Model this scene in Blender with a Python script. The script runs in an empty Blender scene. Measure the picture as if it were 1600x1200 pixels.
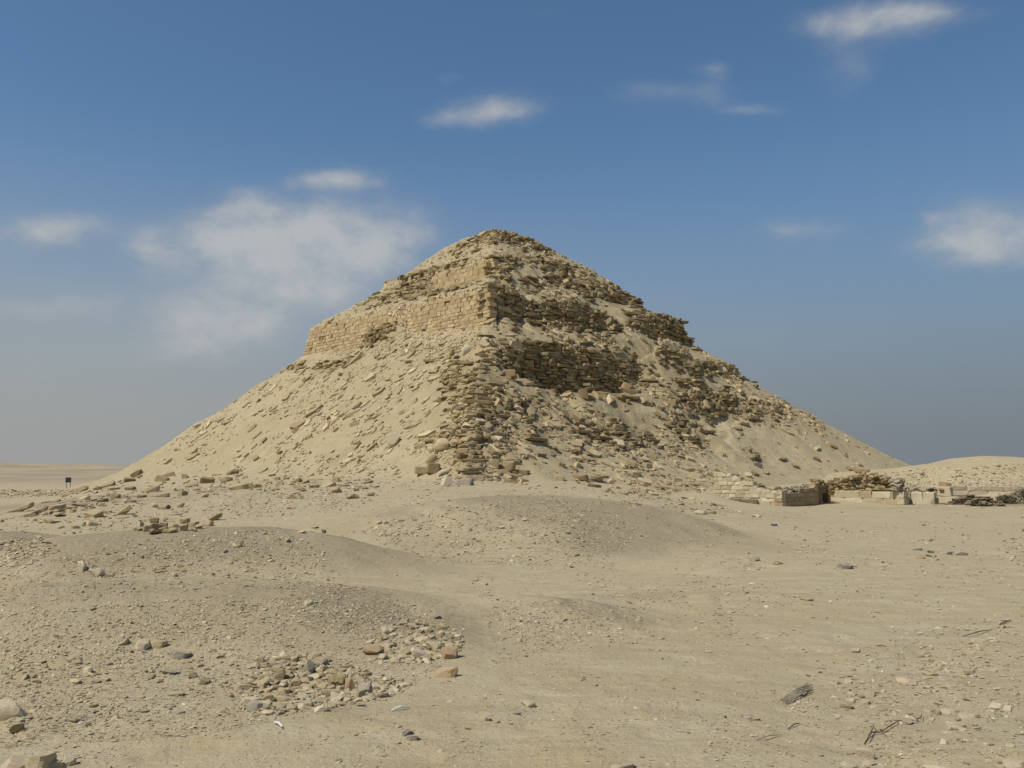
import bpy, bmesh, math, random
import numpy as np
from mathutils import Matrix, Vector

random.seed(7)
rng = np.random.default_rng(7)
sc = bpy.context.scene
COL = sc.collection

# ------------------------------------------------------------------ camera
EYE = 2.6
F = 1386.0                       # focal length in photo pixels (1600 wide)
PITCH = math.atan(140.0 / F)
cam_d = bpy.data.cameras.new("camera")
cam_d.sensor_width = 36.0
cam_d.lens = 36.0 * F / 1600.0
cam_d.clip_start = 0.1
cam_d.clip_end = 20000.0
cam = bpy.data.objects.new("camera", cam_d)
cam.location = (0, 0, EYE)
cam.rotation_euler = (math.pi / 2 + PITCH, 0, 0)
COL.objects.link(cam)
sc.camera = cam

# ------------------------------------------------------------------ light
SUN_EL = math.radians(54)
SUN_AZ = math.radians(236)       # compass style: 0 = +Y, clockwise; 270 = -X
sun_dir = Vector((math.sin(SUN_AZ) * math.cos(SUN_EL), math.cos(SUN_AZ) * math.cos(SUN_EL), math.sin(SUN_EL)))
sun_d = bpy.data.lights.new("sun", 'SUN')
sun_d.energy = 3.7
sun_d.angle = math.radians(0.6)
sun_d.color = (1.0, 0.94, 0.83)
sun = bpy.data.objects.new("sun", sun_d)
sun.rotation_euler = sun_dir.to_track_quat('Z', 'Y').to_euler()
sun.location = (-60, -40, 120)
COL.objects.link(sun)
sc.view_settings.view_transform = 'Standard'
sc.view_settings.look = 'None'
sc.view_settings.gamma = 1.0
sc.view_settings.exposure = 0.0
sc.view_settings.use_curve_mapping = False


def px_dir(px, py):
    """unit direction in the world through a pixel of the photograph"""
    u, v = (px - 800.0) / F, (600.0 - py) / F
    c, s = math.cos(PITCH), math.sin(PITCH)
    return Vector((u, c - v * s, s + v * c)).normalized()


# ---- world: Nishita sky graded, with soft clouds laid out on the dome
world = bpy.data.worlds.new("World")
sc.world = world
world.use_nodes = True
nt = world.node_tree
nt.nodes.clear()


def W(t, **kw):
    n = nt.nodes.new(t)
    for k, v in kw.items():
        setattr(n, k, v)
    return n


def wmath(op, a, b=None, c=None, clamp=False):
    n = W('ShaderNodeMath', operation=op, use_clamp=clamp)
    for i, v in enumerate((a, b, c)):
        if v is None:
            continue
        if isinstance(v, (int, float)):
            n.inputs[i].default_value = v
        else:
            nt.links.new(v, n.inputs[i])
    return n.outputs[0]


sky = W('ShaderNodeTexSky', sky_type='NISHITA')
sky.sun_disc = False
sky.sun_elevation = SUN_EL
sky.sun_rotation = SUN_AZ
sky.altitude = 50
sky.air_density = 1.0
sky.dust_density = 0.6
sky.ozone_density = 2.0
tc = W('ShaderNodeTexCoord')
sep = W('ShaderNodeSeparateXYZ')
nt.links.new(tc.outputs['Generated'], sep.inputs[0])
dx, dy, dz = sep.outputs
yy = wmath('MAXIMUM', dy, 0.05)
U = wmath('DIVIDE', dx, yy)
V = wmath('DIVIDE', dz, yy)
# noise fields on the direction itself
nz = W('ShaderNodeTexNoise', noise_dimensions='3D')
nz.inputs['Scale'].default_value = 11.0
nz.inputs['Detail'].default_value = 6.0
nz.inputs['Roughness'].default_value = 0.55
nz.inputs['Distortion'].default_value = 0.3
mp = W('ShaderNodeMapping')
mp.inputs['Scale'].default_value = (1.0, 1.0, 2.0)
nt.links.new(tc.outputs['Generated'], mp.inputs[0])
nt.links.new(mp.outputs[0], nz.inputs['Vector'])
nz2 = W('ShaderNodeTexNoise', noise_dimensions='3D')
nz2.inputs['Scale'].default_value = 3.2
nz2.inputs['Detail'].default_value = 5.0
nz2.inputs['Roughness'].default_value = 0.6
mp2 = W('ShaderNodeMapping')
mp2.inputs['Scale'].default_value = (1.0, 1.0, 3.0)
mp2.inputs['Location'].default_value = (3.1, 1.7, 0.4)
nt.links.new(tc.outputs['Generated'], mp2.inputs[0])
nt.links.new(mp2.outputs[0], nz2.inputs['Vector'])
warp = wmath('MULTIPLY', wmath('SUBTRACT', nz.outputs[0], 0.5), 0.10)
warp2 = wmath('MULTIPLY', wmath('SUBTRACT', nz2.outputs[0], 0.5), 0.06)
Uw = wmath('ADD', U, warp)
Vw = wmath('ADD', V, warp2)
CLOUDS = [  # photo px, py, half width, half height, strength
    (780, 168, 62, 25, .80), (700, 183, 56, 14, .4), (78, 360, 74, 22, .9), (242, 400, 54, 38, .75),
    (415, 378, 95, 50, .85), (522, 284, 52, 20, .85), (390, 318, 42, 22, .6), (590, 372, 88, 46, .95), (490, 350, 40, 26, .4),
    (345, 365, 60, 36, .5), (500, 440, 150, 52, .6), (380, 490, 105, 44, .7), (320, 532, 90, 28, .5),
    (1335, 38, 74, 26, .9), (1430, 14, 84, 24, .8), (1245, 368, 58, 24, .5), (1565, 352, 88, 38, .9),
    (1462, 348, 26, 12, .45), (1540, 396, 92, 24, .8), (1060, 148, 80, 20, .42), (1168, 172, 42, 12, .45),
    (1110, 110, 32, 14, .42), (1325, 100, 40, 34, .36), (1290, 140, 24, 20, .16), (60, 488, 160, 24, .55),
    (690, 122, 16, 12, .2), (1250, 520, 180, 28, .26), (850, 15, 40, 14, .15), (130, 560, 200, 40, .34)]
acc = None
for (px, py, rx, ry, st) in CLOUDS:
    d = px_dir(px, py)
    u0, v0 = d.x / d.y, d.z / d.y
    a = wmath('MULTIPLY', wmath('SUBTRACT', Uw, u0), F / rx)
    b = wmath('MULTIPLY', wmath('SUBTRACT', Vw, v0), F / ry)
    r2 = wmath('ADD', wmath('MULTIPLY', a, a), wmath('MULTIPLY', b, b))
    g = wmath('MULTIPLY', wmath('POWER', 2.718, wmath('MULTIPLY', r2, -0.75)), st)
    acc = g if acc is None else wmath('ADD', acc, g)
# thin clouds everywhere else, so the sky goes on outside the frame
nz3 = W('ShaderNodeTexNoise', noise_dimensions='3D')
nz3.inputs['Scale'].default_value = 2.4
nz3.inputs['Detail'].default_value = 7.0
mp3 = W('ShaderNodeMapping')
mp3.inputs['Scale'].default_value = (1.0, 1.0, 2.4)
nt.links.new(tc.outputs['Generated'], mp3.inputs[0])
nt.links.new(mp3.outputs[0], nz3.inputs['Vector'])
front = wmath('SUBTRACT', 0.75, dy, clamp=True)
gen = wmath('MULTIPLY', wmath('MULTIPLY', wmath('SUBTRACT', nz3.outputs[0], 0.55, clamp=True), 3.0), front, clamp=True)
acc = wmath('MAXIMUM', acc, gen)
nzc = W('ShaderNodeTexNoise', noise_dimensions='3D')
nzc.inputs['Scale'].default_value = 17.0
nzc.inputs['Detail'].default_value = 9.0
nzc.inputs['Roughness'].default_value = 0.62
mpc = W('ShaderNodeMapping')
mpc.inputs['Scale'].default_value = (1.0, 1.0, 1.5)
nt.links.new(tc.outputs['Generated'], mpc.inputs[0])
nt.links.new(mpc.outputs[0], nzc.inputs['Vector'])
acc = wmath('MINIMUM', acc, 1.25)
edge = wmath('MULTIPLY', wmath('SUBTRACT', nzc.outputs[0], 0.5), wmath('ADD', wmath('MULTIPLY', acc, 1.5), .25))
puff = wmath('ADD', acc, edge)
brk = W('ShaderNodeMapRange', interpolation_type='SMOOTHSTEP')
nt.links.new(puff, brk.inputs[0])
brk.inputs['From Min'].default_value = 0.02
brk.inputs['From Max'].default_value = 1.2
brk.inputs['To Min'].default_value = 0.0
brk.inputs['To Max'].default_value = 0.82
dens = brk.outputs[0]

# grade of the sky
grade = W('ShaderNodeMix', data_type='RGBA', blend_type='MULTIPLY')
grade.inputs[0].default_value = 1.0
nt.links.new(sky.outputs[0], grade.inputs[6])
grade.inputs[7].default_value = (0.72, 0.90, 0.98, 1)
# dusty haze near the horizon, thicker toward the left (west)
hz = W('ShaderNodeMapRange', interpolation_type='SMOOTHERSTEP')
nt.links.new(dz, hz.inputs[0])
hz.inputs['From Min'].default_value = 0.42
hz.inputs['From Max'].default_value = -0.03
hz.inputs['To Min'].default_value = 0.0
hz.inputs['To Max'].default_value = 1.0
lr = W('ShaderNodeMapRange', interpolation_type='SMOOTHSTEP')
nt.links.new(dx, lr.inputs[0])
lr.inputs['From Min'].default_value = -0.55
lr.inputs['From Max'].default_value = 0.55
hcol = W('ShaderNodeMix', data_type='RGBA')
nt.links.new(lr.outputs[0], hcol.inputs[0])
SKYK = 0.10
hcol.inputs[6].default_value = (0.335 / SKYK, 0.34 / SKYK, 0.335 / SKYK, 1)
hcol.inputs[7].default_value = (0.19 / SKYK, 0.215 / SKYK, 0.245 / SKYK, 1)
hmix = W('ShaderNodeMix', data_type='RGBA')
nt.links.new(hz.outputs[0], hmix.inputs[0])
nt.links.new(grade.outputs[2], hmix.inputs[6])
nt.links.new(hcol.outputs[2], hmix.inputs[7])
ccol = W('ShaderNodeMix', data_type='RGBA')
cf = W('ShaderNodeMapRange')
nt.links.new(puff, cf.inputs[0])
cf.inputs['From Min'].default_value = .3
cf.inputs['From Max'].default_value = 1.3
nt.links.new(cf.outputs[0], ccol.inputs[0])
ccol.inputs[6].default_value = (0.37 / SKYK, 0.395 / SKYK, 0.42 / SKYK, 1)
ccol.inputs[7].default_value = (0.50 / SKYK, 0.51 / SKYK, 0.51 / SKYK, 1)
cmix = W('ShaderNodeMix', data_type='RGBA')
nt.links.new(dens, cmix.inputs[0])
nt.links.new(hmix.outputs[2], cmix.inputs[6])
nt.links.new(ccol.outputs[2], cmix.inputs[7])
bg = W('ShaderNodeBackground')
bg.inputs[1].default_value = SKYK
nt.links.new(cmix.outputs[2], bg.inputs[0])
wo = W('ShaderNodeOutputWorld')
nt.links.new(bg.outputs[0], wo.inputs[0])


# ------------------------------------------------------------------ noise
def _hash(xi, yi, seed):
    h = (xi * 374761393 + yi * 668265263 + seed * 1274126177) & 0xFFFFFFFF
    h = ((h ^ (h >> 13)) * 1103515245) & 0xFFFFFFFF
    h = ((h ^ (h >> 15)) * 2246822519) & 0xFFFFFFFF
    return (h ^ (h >> 14)) / 4294967295.0


def vnoise(x, y, seed=0):
    x = np.asarray(x, float); y = np.asarray(y, float)
    xf, yf = np.floor(x), np.floor(y)
    xi, yi = xf.astype(np.int64), yf.astype(np.int64)
    fx, fy = x - xf, y - yf
    fx = fx * fx * fx * (fx * (fx * 6 - 15) + 10)
    fy = fy * fy * fy * (fy * (fy * 6 - 15) + 10)
    a, b = _hash(xi, yi, seed), _hash(xi + 1, yi, seed)
    c, d = _hash(xi, yi + 1, seed), _hash(xi + 1, yi + 1, seed)
    return (a + (b - a) * fx) * (1 - fy) + (c + (d - c) * fx) * fy


def fbm(x, y, scale, octaves=3, seed=0, gain=0.5):
    """about -1 .. 1"""
    x = np.asarray(x, float) / scale; y = np.asarray(y, float) / scale
    s, amp, tot = 0.0, 1.0, 0.0
    for o in range(octaves):
        ca, sa = math.cos(0.7 * o + 0.3), math.sin(0.7 * o + 0.3)
        s = s + amp * (vnoise(x * ca - y * sa, x * sa + y * ca, seed + o * 17) * 2 - 1)
        tot += amp; amp *= gain; x = x * 2.03; y = y * 2.03
    return s / tot


def sstep(a, b, x):
    t = np.clip((np.asarray(x, float) - a) / (b - a), 0, 1)
    return t * t * (3 - 2 * t)


# ------------------------------------------------------------------ shape of the land
TH = math.radians(1.5)
PC = np.array([-2.5, 140.0])                                   # centre of the pyramid
ang = math.radians(45)
NEAR = np.array([-math.sin(TH), -math.cos(TH)])
NL = np.array([NEAR[0] * math.cos(ang) + NEAR[1] * math.sin(ang), -NEAR[0] * math.sin(ang) + NEAR[1] * math.cos(ang)])
NR = np.array([NEAR[0] * math.cos(ang) - NEAR[1] * math.sin(ang), NEAR[0] * math.sin(ang) + NEAR[1] * math.cos(ang)])
R2 = math.sqrt(2)
PLp = np.array([(0, 40.4), (5.6, 40.2), (9, 38.6), (13.6, 35.3), (17.5, 33.0), (18.3, 29.8), (23, 28.4), (29.4, 26.2), (30.6, 20.6),
                (34, 18.8), (38, 16.6), (48, 10.3), (58, 3.9), (63, 1.7), (68, .3), (75, -1.2), (110, -6)])
PRp = np.array([(0, 40.4), (6.4, 40.1), (9, 38.4), (12, 37), (14.6, 35.6), (17.6, 34.2), (18.5, 31.6), (22.5, 30.2), (23.3, 28.2),
                (29.4, 26.6), (30.5, 21.8), (34, 20.3), (37.4, 18.8), (38.6, 12.6), (43.0, 11.6), (44.4, 10.6), (50.3, 7.9), (51.2, 6.7),
                (58, 4.0), (64, 2.0), (70, .5), (78, -1.2), (110, -6)])


PRs = np.array([(0, 40.4), (6.4, 40.1), (9, 38.2), (14.6, 35.2), (18, 32.9), (23, 29.4), (30, 24.4), (34, 21.2), (38, 18.3), (43, 14.4),
                (46, 12.4), (51, 8.4), (58, 4.2), (64, 2.0), (70, .5), (78, -1.2), (110, -6)])

PRc = np.array([(0, 40.4), (6.4, 40.1), (9, 38.4), (14.6, 35.5), (18, 33.4), (22.8, 30.2), (23.4, 28.6), (29.4, 27.0), (30.8, 22.9), (37.6, 19.6),
                (38.9, 17.8), (43, 15.4), (48, 12.6), (54, 9.3), (60, 6.0), (66, 3.2), (70, 1.6), (80, -1.2), (110, -6)])


def to_ab(x, y):
    ddx, ddy = x - PC[0], y - PC[1]
    return ddx * NL[0] + ddy * NL[1], ddx * NR[0] + ddy * NR[1]


def from_ab(a, b):
    return PC[0] + a * NL[0] + b * NR[0], PC[1] + a * NL[1] + b * NR[1]


ROUGH = [(.05, 24, .10, 3.2, .85), (.05, 30.5, .10, 2.0, .8), (.6, 34, .3, 1.6, .7), (.15, 33.5, .12, 1.2, .5), (.3, 38.5, .8, 2.2, .9), (.75, 30.5, .3, 2.6, 1.0), (.3, 29.5, .2, 1.6, .45), (.36, 23.6, .24, 2.6, 1.1), (.86, 25.0, .16, 2.6, 1.1),
         (.27, 15.2, .27, 3.3, 1.3), (.04, 9.5, .10, 4.5, .9), (.0, 4.5, .07, 3.5, 1.0), (.70, 12.6, .2, 2.0, 1.1), (.93, 18.4, .1, 1.4, .9),
         (.29, 7.6, .10, 2.3, .9), (.49, 7.8, .07, 2.0, .75), (.42, 19.5, .25, 1.3, .6), (.75, 17.8, .16, .9, .7), (.6, 5.0, .06, 1.2, .4)]
LROUGH = [(.35, 28.3, .45, 1.0, .75), (.5, 33.6, .4, 1.0, .7), (.2, 16.5, .5, .9, .30), (.0, 38.5, .8, 2.6, .75), (.58, 30.2, .28, 2.1, 1.2), (.52, 22.6, .08, 1.9, 1.2), (.66, 18.4, .12, 1.1, .7), (.0, 9.5, .06, 6.0, 1.0),
          (.06, 14.0, .08, 3.0, .7), (.93, 19.3, .06, 1.0, .8)]


def rough_mask(a, b, z):
    """how much stacked masonry shows at a point of the pyramid: 0 sand .. 1 stones"""
    m = np.maximum(np.abs(a), np.abs(b)) + 1e-6
    right = b >= a
    s = np.where(right, a, b)
    t = (m - s) / (2 * m)
    r = np.zeros_like(m)
    for (t0, z0, st, sz, w) in ROUGH:
        r = np.maximum(r, np.where(right, w * np.exp(-((t - t0) / st) ** 2 - ((z - z0) / sz) ** 2), 0))
    for (t0, z0, st, sz, w) in LROUGH:
        r = np.maximum(r, np.where(~right, w * np.exp(-((t - t0) / st) ** 2 - ((z - z0) / sz) ** 2), 0))
    return r


def Hp(x, y):
    a, b = to_ab(x, y)
    m0 = np.maximum(np.abs(a), np.abs(b))
    w = sstep(-0.06, 0.10, (b - a) / (2 * m0 + 1e-6))          # 0 left face, 1 right face
    s = np.where(b >= a, a, b)
    t = (m0 - s) / (2 * m0 + 1e-6)
    n1 = fbm(x, y, 9.0, 3, 11)
    n2 = fbm(x, y, 2.2, 3, 12)
    n3 = fbm(x, y, 0.7, 2, 13)
    # ragged plan on the right face, straighter on the dressed left one
    rho = m0 * R2
    # corners worn round
    cr = np.minimum(np.abs(a), np.abs(b)) / (m0 + 1e-6)
    rho = rho - 0.0 * cr
    rr = rho + w * (1.6 * n1 + 1.15 * n2 + .12 * n3 + 1.5 * sstep(.62, 0, t) * fbm(s + 9, rho * .1, 5.5, 2, 72)) * (1 - .55 * sstep(.55, .95, t))
    rl = rho + (0.35 * n1 + .8 * fbm(s * 1.0, rho * .18, 3.2, 2, 61) * sstep(0, 1, 1)) * sstep(31.5, 37, rho)
    rl = rl + .0
    hl = np.interp(rl, PLp[:, 0], PLp[:, 1])
    hr = np.interp(rr, PRp[:, 0], PRp[:, 1])
    hs = np.interp(rr, PRs[:, 0], PRs[:, 1])
    col = sstep(-.32, .12, fbm(x, y, 11.0, 2, 51) + .3 * n2 + .12)
    kp = np.maximum.reduce([np.exp(-((t - .26) / .24) ** 2 - ((rr - 40) / 4.5) ** 2), np.exp(-((t - .34) / .20) ** 2 - ((rr - 30) / 2.5) ** 2),
                            sstep(.76, .84, t) * np.exp(-((rr - 30) / 2.5) ** 2), .8 * sstep(.8, .9, t) * np.exp(-((rr - 22) / 3.5) ** 2)])
    gul = sstep(-.08, .38, fbm(s * 1.0 + 3, rho * .25, 5.0, 2, 71))
    kp = kp * (1 - .75 * gul)
    col = np.maximum(col, gul * .8) * (1 - np.clip(kp * 1.5, 0, 1))
    hr = hr * (1 - col) + hs * col
    # sand banks against the foot of the walls
    tl = t
    bank = 2.6 * np.exp(-((tl - .43) / .13) ** 2) * np.exp(-np.maximum(rl - 30.6, 0) / 4.0) * (rl > 30.0)
    bank = bank + 1.2 * np.exp(-((tl - .95) / .3) ** 2) * np.exp(-np.maximum(rl - 30.6, 0) / 4.0) * (rl > 30.0)
    bank = bank + (1.0 + .8 * n1) * np.exp(-((tl - .20) / .13) ** 2) * np.exp(-((rl - 32) / 2.5) ** 2)
    hl = hl + bank
    # left of its dressed stretch the upper wall is a slope of tumbled stones
    hl = hl + 2.5 * sstep(.42, .6, tl) * np.exp(-np.maximum(rl - 18.4, 0) / 5.5) * (rl > 18.0) * sstep(29.8, 27.5, rl)
    bk = 4.3 * sstep(.48, .66, t + .06 * n1) * np.exp(-np.maximum(rr - 38.6, 0) / 5.2) * (rr > 38.0)
    bk = bk + 1.7 * sstep(.62, .5, t) * sstep(.0, .12, t) * np.exp(-((rr - 47.5) / 2.6) ** 2) * 0
    bk = bk - 1.6 * sstep(.5, .68, t) * np.exp(-((rr - 47.5) / 2.4) ** 2)
    hr = hr + bk
    wc = sstep(.62, .84, t + .05 * n1)
    hr = hr * (1 - wc) + np.interp(rr, PRc[:, 0], PRc[:, 1]) * wc
    h = hl * (1 - w) + hr * w
    amp = 0.35 + 0.65 * w
    h = h + amp * (0.45 * n1 + 0.22 * n2) * (1 - .2 * w * sstep(.7, .95, t)) + 0.07 * n3
    rm = rough_mask(a, b, h)
    rm = np.clip(rm + 0.30 * n2, 0, 1)
    # small ledges where courses stick out
    q = 0.62
    zz = h / q + 0.25 * n1
    fr = zz - np.floor(zz)
    h = h + rm * q * (sstep(0.30, 0.55, fr) - fr) * 0.95
    h = h + rm * 0.16 * n3
    return h


MOUNDS = [  # x, y, height, sx, sy, rotation, power
    (-4.3, 10.8, .60, 3.6, 2.1, .10, 1.5),
    (-7.4, 20.6, 1.0, 5.2, 2.7, .22, 1.4),
    (1.1, 34.5, 1.6, 6.4, 6.4, .0, 1.5),
    (-6.5, 31.5, .55, 5.0, 2.6, .25, 1.1),
    (.55, 11.2, .24, .95, 1.0, .0, 1.2),
    (-15.5, 27.0, .75, 3.0, 2.2, .0, 1.2),
    (3.6, 13.6, .10, 2.4, 1.2, .2, 1.1),
    (6.5, 22.0, .12, 3.4, 2.0, .0, 1.1),
    (33.0, 79.0, .55, 3.8, 2.4, .0, 1.1),
    (71.0, 118.0, 4.1, 15.0, 12.0, .0, 1.3),
    (52.0, 121.0, 2.4, 14.0, 9.0, .0, 1.2),
    (43.0, 96.0, .9, 7.0, 3.6, -.2, 1.2),
    (52.5, 92.5, 1.2, 5.0, 3.2, .0, 1.3),
    (49.5, 84.5, .55, 4.6, 1.6, .0, 1.1),
    (-1.0, 50.0, .35, 12.0, 5.0, .0, 1.1),
]


def G(x, y):
    x = np.asarray(x, float); y = np.asarray(y, float)
    r = np.sqrt(x * x + y * y)
    yb = np.where(y > 0, r, np.abs(y) * .3)
    z = np.interp(yb, [0, 6, 9, 14, 20, 30, 50, 90, 150, 300, 1000, 5000], [.98, .95, .86, .66, .42, .15, -.12, -.3, -.35, -.8, -1, -1])
    z = z + 0.06 * sstep(2, 9, x) * (r < 60)
    a, b = to_ab(x, y)
    m0 = np.maximum(np.abs(a), np.abs(b))
    rc = np.sqrt(a * a + b * b)
    rho = 0.55 * m0 * R2 + 0.45 * rc
    w = sstep(-.1, .5, (b - a) / (2 * m0 + 1e-6))
    ap = np.interp(rho, [56, 60, 66, 75, 86, 100], [3.0, 2.35, 1.9, 1.35, .6, 0])
    ap = ap * (1 - .55 * w * sstep(0, 1, w))
    # spur of sand that runs from the left corner toward the viewer
    sd = ((x + 28.0) * (130 - 48) - (y - 48.0) * (-56 + 28)) / math.hypot(82, 28)
    spur = np.interp(y, [34, 48, 80, 105, 130, 160], [.0, .15, .85, 1.7, 2.8, 2.6]) * sstep(-3.5, 4.0, sd) * sstep(60, 25, sd)
    ap = ap * np.where(x < -20, sstep(-8, 2, sd), 1)
    z = z + np.maximum(ap, spur)
    n0 = fbm(x, y, 40.0, 3, 3) * sstep(30, 160, r) * .4
    z = z + n0
    for (mx, my, h, sx, sy, ro, p) in MOUNDS:
        ca, sa = math.cos(ro), math.sin(ro)
        u = ((x - mx) * ca + (y - my) * sa) / sx
        v = (-(x - mx) * sa + (y - my) * ca) / sy
        k = max(sx, sy) * .8
        e = (u * u + v * v) ** p
        z = z + h * np.exp(-e * (1 + .35 * fbm(x, y, k * .7, 3, 21)))
    z = z + 0.07 * fbm(x, y, 3.4, 3, 5) * sstep(3, 10, r) + 0.030 * fbm(x, y, .9, 3, 6) + .010 * fbm(x, y, .22, 3, 7) - .022 * sstep(.18, .5, fbm(x, y, .42, 2, 8)) * (.4 + sstep(-.1, .4, fbm(x, y, 4.0, 2, 10)))
    wz = np.exp(-(((x - 36) / 19.0) ** 4) - (((y - 81) / 11.0) ** 4))
    z = z * (1 - wz) + (-.46 + .10 * fbm(x, y, 6.0, 3, 9)) * wz
    lowf = sstep(8, 22, x) * sstep(38, 52, y) * sstep(84, 76, y)
    z = z - np.maximum(z + .3, 0) * lowf
    z = z + np.maximum.reduce([1.25 * np.exp(-(((x - 35) / 7.5) ** 2) - (((y - 98) / 4.0) ** 2)), .55 * np.exp(-(((x - 18.3) / 2.2) ** 2) - (((y - 84) / 3.0) ** 2)), np.zeros_like(z)])
    # distant dunes and escarpment
    far = sstep(330, 900, r)
    azl = sstep(.15, -.25, x / (r + 1e-3))
    dn = 6.6 + 7.5 * fbm(x, y, 380, 4, 31) + 3.4 * fbm(x, y, 85, 3, 32)
    z = z + far * (dn * (.35 + .65 * azl) + 6.0 * sstep(900, 1250, r) * azl) * sstep(6000, 2500, r)
    return z


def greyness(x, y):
    """grey gravel that lies on the low mounds (a ground cover, also darkened for the shadows among its stones)"""
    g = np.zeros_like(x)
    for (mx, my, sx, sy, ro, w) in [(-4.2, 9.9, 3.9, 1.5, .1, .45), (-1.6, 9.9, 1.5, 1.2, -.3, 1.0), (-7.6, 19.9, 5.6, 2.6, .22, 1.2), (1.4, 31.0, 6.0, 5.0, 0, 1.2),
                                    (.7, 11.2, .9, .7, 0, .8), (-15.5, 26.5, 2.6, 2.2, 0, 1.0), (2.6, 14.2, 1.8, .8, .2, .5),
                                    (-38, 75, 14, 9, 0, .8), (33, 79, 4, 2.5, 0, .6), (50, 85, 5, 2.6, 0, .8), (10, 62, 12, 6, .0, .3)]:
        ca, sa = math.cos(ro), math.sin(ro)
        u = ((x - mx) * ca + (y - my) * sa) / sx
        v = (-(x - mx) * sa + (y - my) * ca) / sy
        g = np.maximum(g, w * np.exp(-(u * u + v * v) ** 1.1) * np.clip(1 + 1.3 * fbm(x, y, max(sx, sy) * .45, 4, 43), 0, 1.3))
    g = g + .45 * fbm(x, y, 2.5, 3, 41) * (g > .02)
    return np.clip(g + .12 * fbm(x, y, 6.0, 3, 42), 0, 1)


# ------------------------------------------------------------------ materials
def new_mat(name):
    m = bpy.data.materials.new(name)
    m.use_nodes = True
    m.node_tree.nodes.clear()
    return m, m.node_tree


class NB:
    """small node-building helper"""
    def __init__(s, tree):
        s.t = tree

    def n(s, typ, ins=None, **kw):
        nd = s.t.nodes.new(typ)
        for k, v in kw.items():
            setattr(nd, k, v)
        for k, v in (ins or {}).items():
            if hasattr(v, 'is_output'):
                s.t.links.new(v, nd.inputs[k])
            else:
                nd.inputs[k].default_value = v
        return nd

    def math(s, op, a, b=0.0, clamp=False):
        return s.n('ShaderNodeMath', {0: a, 1: b}, operation=op, use_clamp=clamp).outputs[0]

    def mix(s, f, a, b, blend='MIX'):
        return s.n('ShaderNodeMix', {0: f, 6: a, 7: b}, data_type='RGBA', blend_type=blend).outputs[2]

    def noise(s, vec, scale, detail=4.0, rough=.55):
        return s.n('ShaderNodeTexNoise', {'Vector': vec, 'Scale': scale, 'Detail': detail, 'Roughness': rough}).outputs[0]

    def ramp(s, f, lo, hi, a=0.0, b=1.0):
        return s.n('ShaderNodeMapRange', {0: f, 1: lo, 2: hi, 3: a, 4: b}, interpolation_type='SMOOTHSTEP').outputs[0]

    def out(s, col, rough, normal=None):
        b = s.n('ShaderNodeBsdfPrincipled', {'Base Color': col, 'Roughness': rough})
        b.inputs['Specular IOR Level'].default_value = 0.25
        if normal is not None:
            s.t.links.new(normal, b.inputs['Normal'])
        o = s.n('ShaderNodeOutputMaterial', {0: b.outputs[0]})


def c4(r, g, b):
    return (r, g, b, 1.0)


def sand_material():
    m, t = new_mat("desert_sand")
    k = NB(t)
    pos = k.n('ShaderNodeNewGeometry').outputs['Position']
    big = k.noise(pos, .22, 4)
    med = k.noise(pos, 1.7, 5, .6)
    mpn = k.n('ShaderNodeMapping', {0: pos})
    mpn.inputs['Rotation'].default_value = (0, 0, math.radians(-28))
    mpn.inputs['Scale'].default_value = (.35, 2.6, 1)
    streak = k.noise(mpn.outputs[0], 1.3, 4, .65)
    fine = k.noise(pos, 14.0, 6, .7)
    vfine = k.noise(pos, 55.0, 2, .6)
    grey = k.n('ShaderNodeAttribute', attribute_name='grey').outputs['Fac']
    base = k.mix(k.ramp(big, .35, .65), c4(.430, .354, .214), c4(.455, .384, .240))
    base = k.mix(k.ramp(med, .35, .68), base, c4(.415, .325, .182))
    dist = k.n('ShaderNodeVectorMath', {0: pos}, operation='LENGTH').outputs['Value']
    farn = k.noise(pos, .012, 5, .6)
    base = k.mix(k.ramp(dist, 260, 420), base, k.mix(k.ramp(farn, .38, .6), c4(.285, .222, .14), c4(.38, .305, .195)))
    base = k.mix(k.ramp(streak, .48, .66, 0, .5), base, c4(.37, .295, .175))
    base = k.mix(k.ramp(streak, .46, .32, 0, .45), base, c4(.49, .425, .285))
    gcol = k.mix(k.ramp(fine, .35, .65), c4(.200, .160, .095), c4(.345, .283, .178))  # gravel grey, with shadow between the stones painted into the dark tone
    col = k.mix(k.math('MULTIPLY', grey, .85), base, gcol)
    # grit: dark and pale grains
    col = k.mix(k.ramp(fine, .58, .72, 0, .35), col, c4(.25, .20, .13))
    col = k.mix(k.ramp(vfine, .58, .75, 0, .55), col, c4(.24, .195, .13))
    col = k.mix(k.ramp(vfine, .42, .28, 0, .55), col, c4(.52, .45, .33))
    vor = k.n('ShaderNodeTexVoronoi', {'Vector': pos, 'Scale': 13.0, 'Randomness': 1.0})
    chip = k.ramp(vor.outputs['Distance'], .20, .13)
    cc = k.n('ShaderNodeSeparateColor', {0: vor.outputs['Color']})
    chip = k.math('MULTIPLY', chip, k.ramp(cc.outputs[0], .6, .7))
    col = k.mix(chip, col, k.mix(cc.outputs[1], c4(.27, .22, .15), c4(.56, .49, .36)))
    hgt = k.math('ADD', k.math('MULTIPLY', fine, .028), k.math('MULTIPLY', vfine, .007))
    hgt = k.math('ADD', hgt, k.math('MULTIPLY', med, .06))
    hgt = k.math('ADD', hgt, k.math('MULTIPLY', streak, .05))
    hgt = k.math('ADD', hgt, k.math('MULTIPLY', chip, .008))
    bump = k.n('ShaderNodeBump', {'Height': hgt, 'Distance': 1.0, 'Strength': .8})
    k.out(col, .95, bump.outputs[0])
    return m


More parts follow.
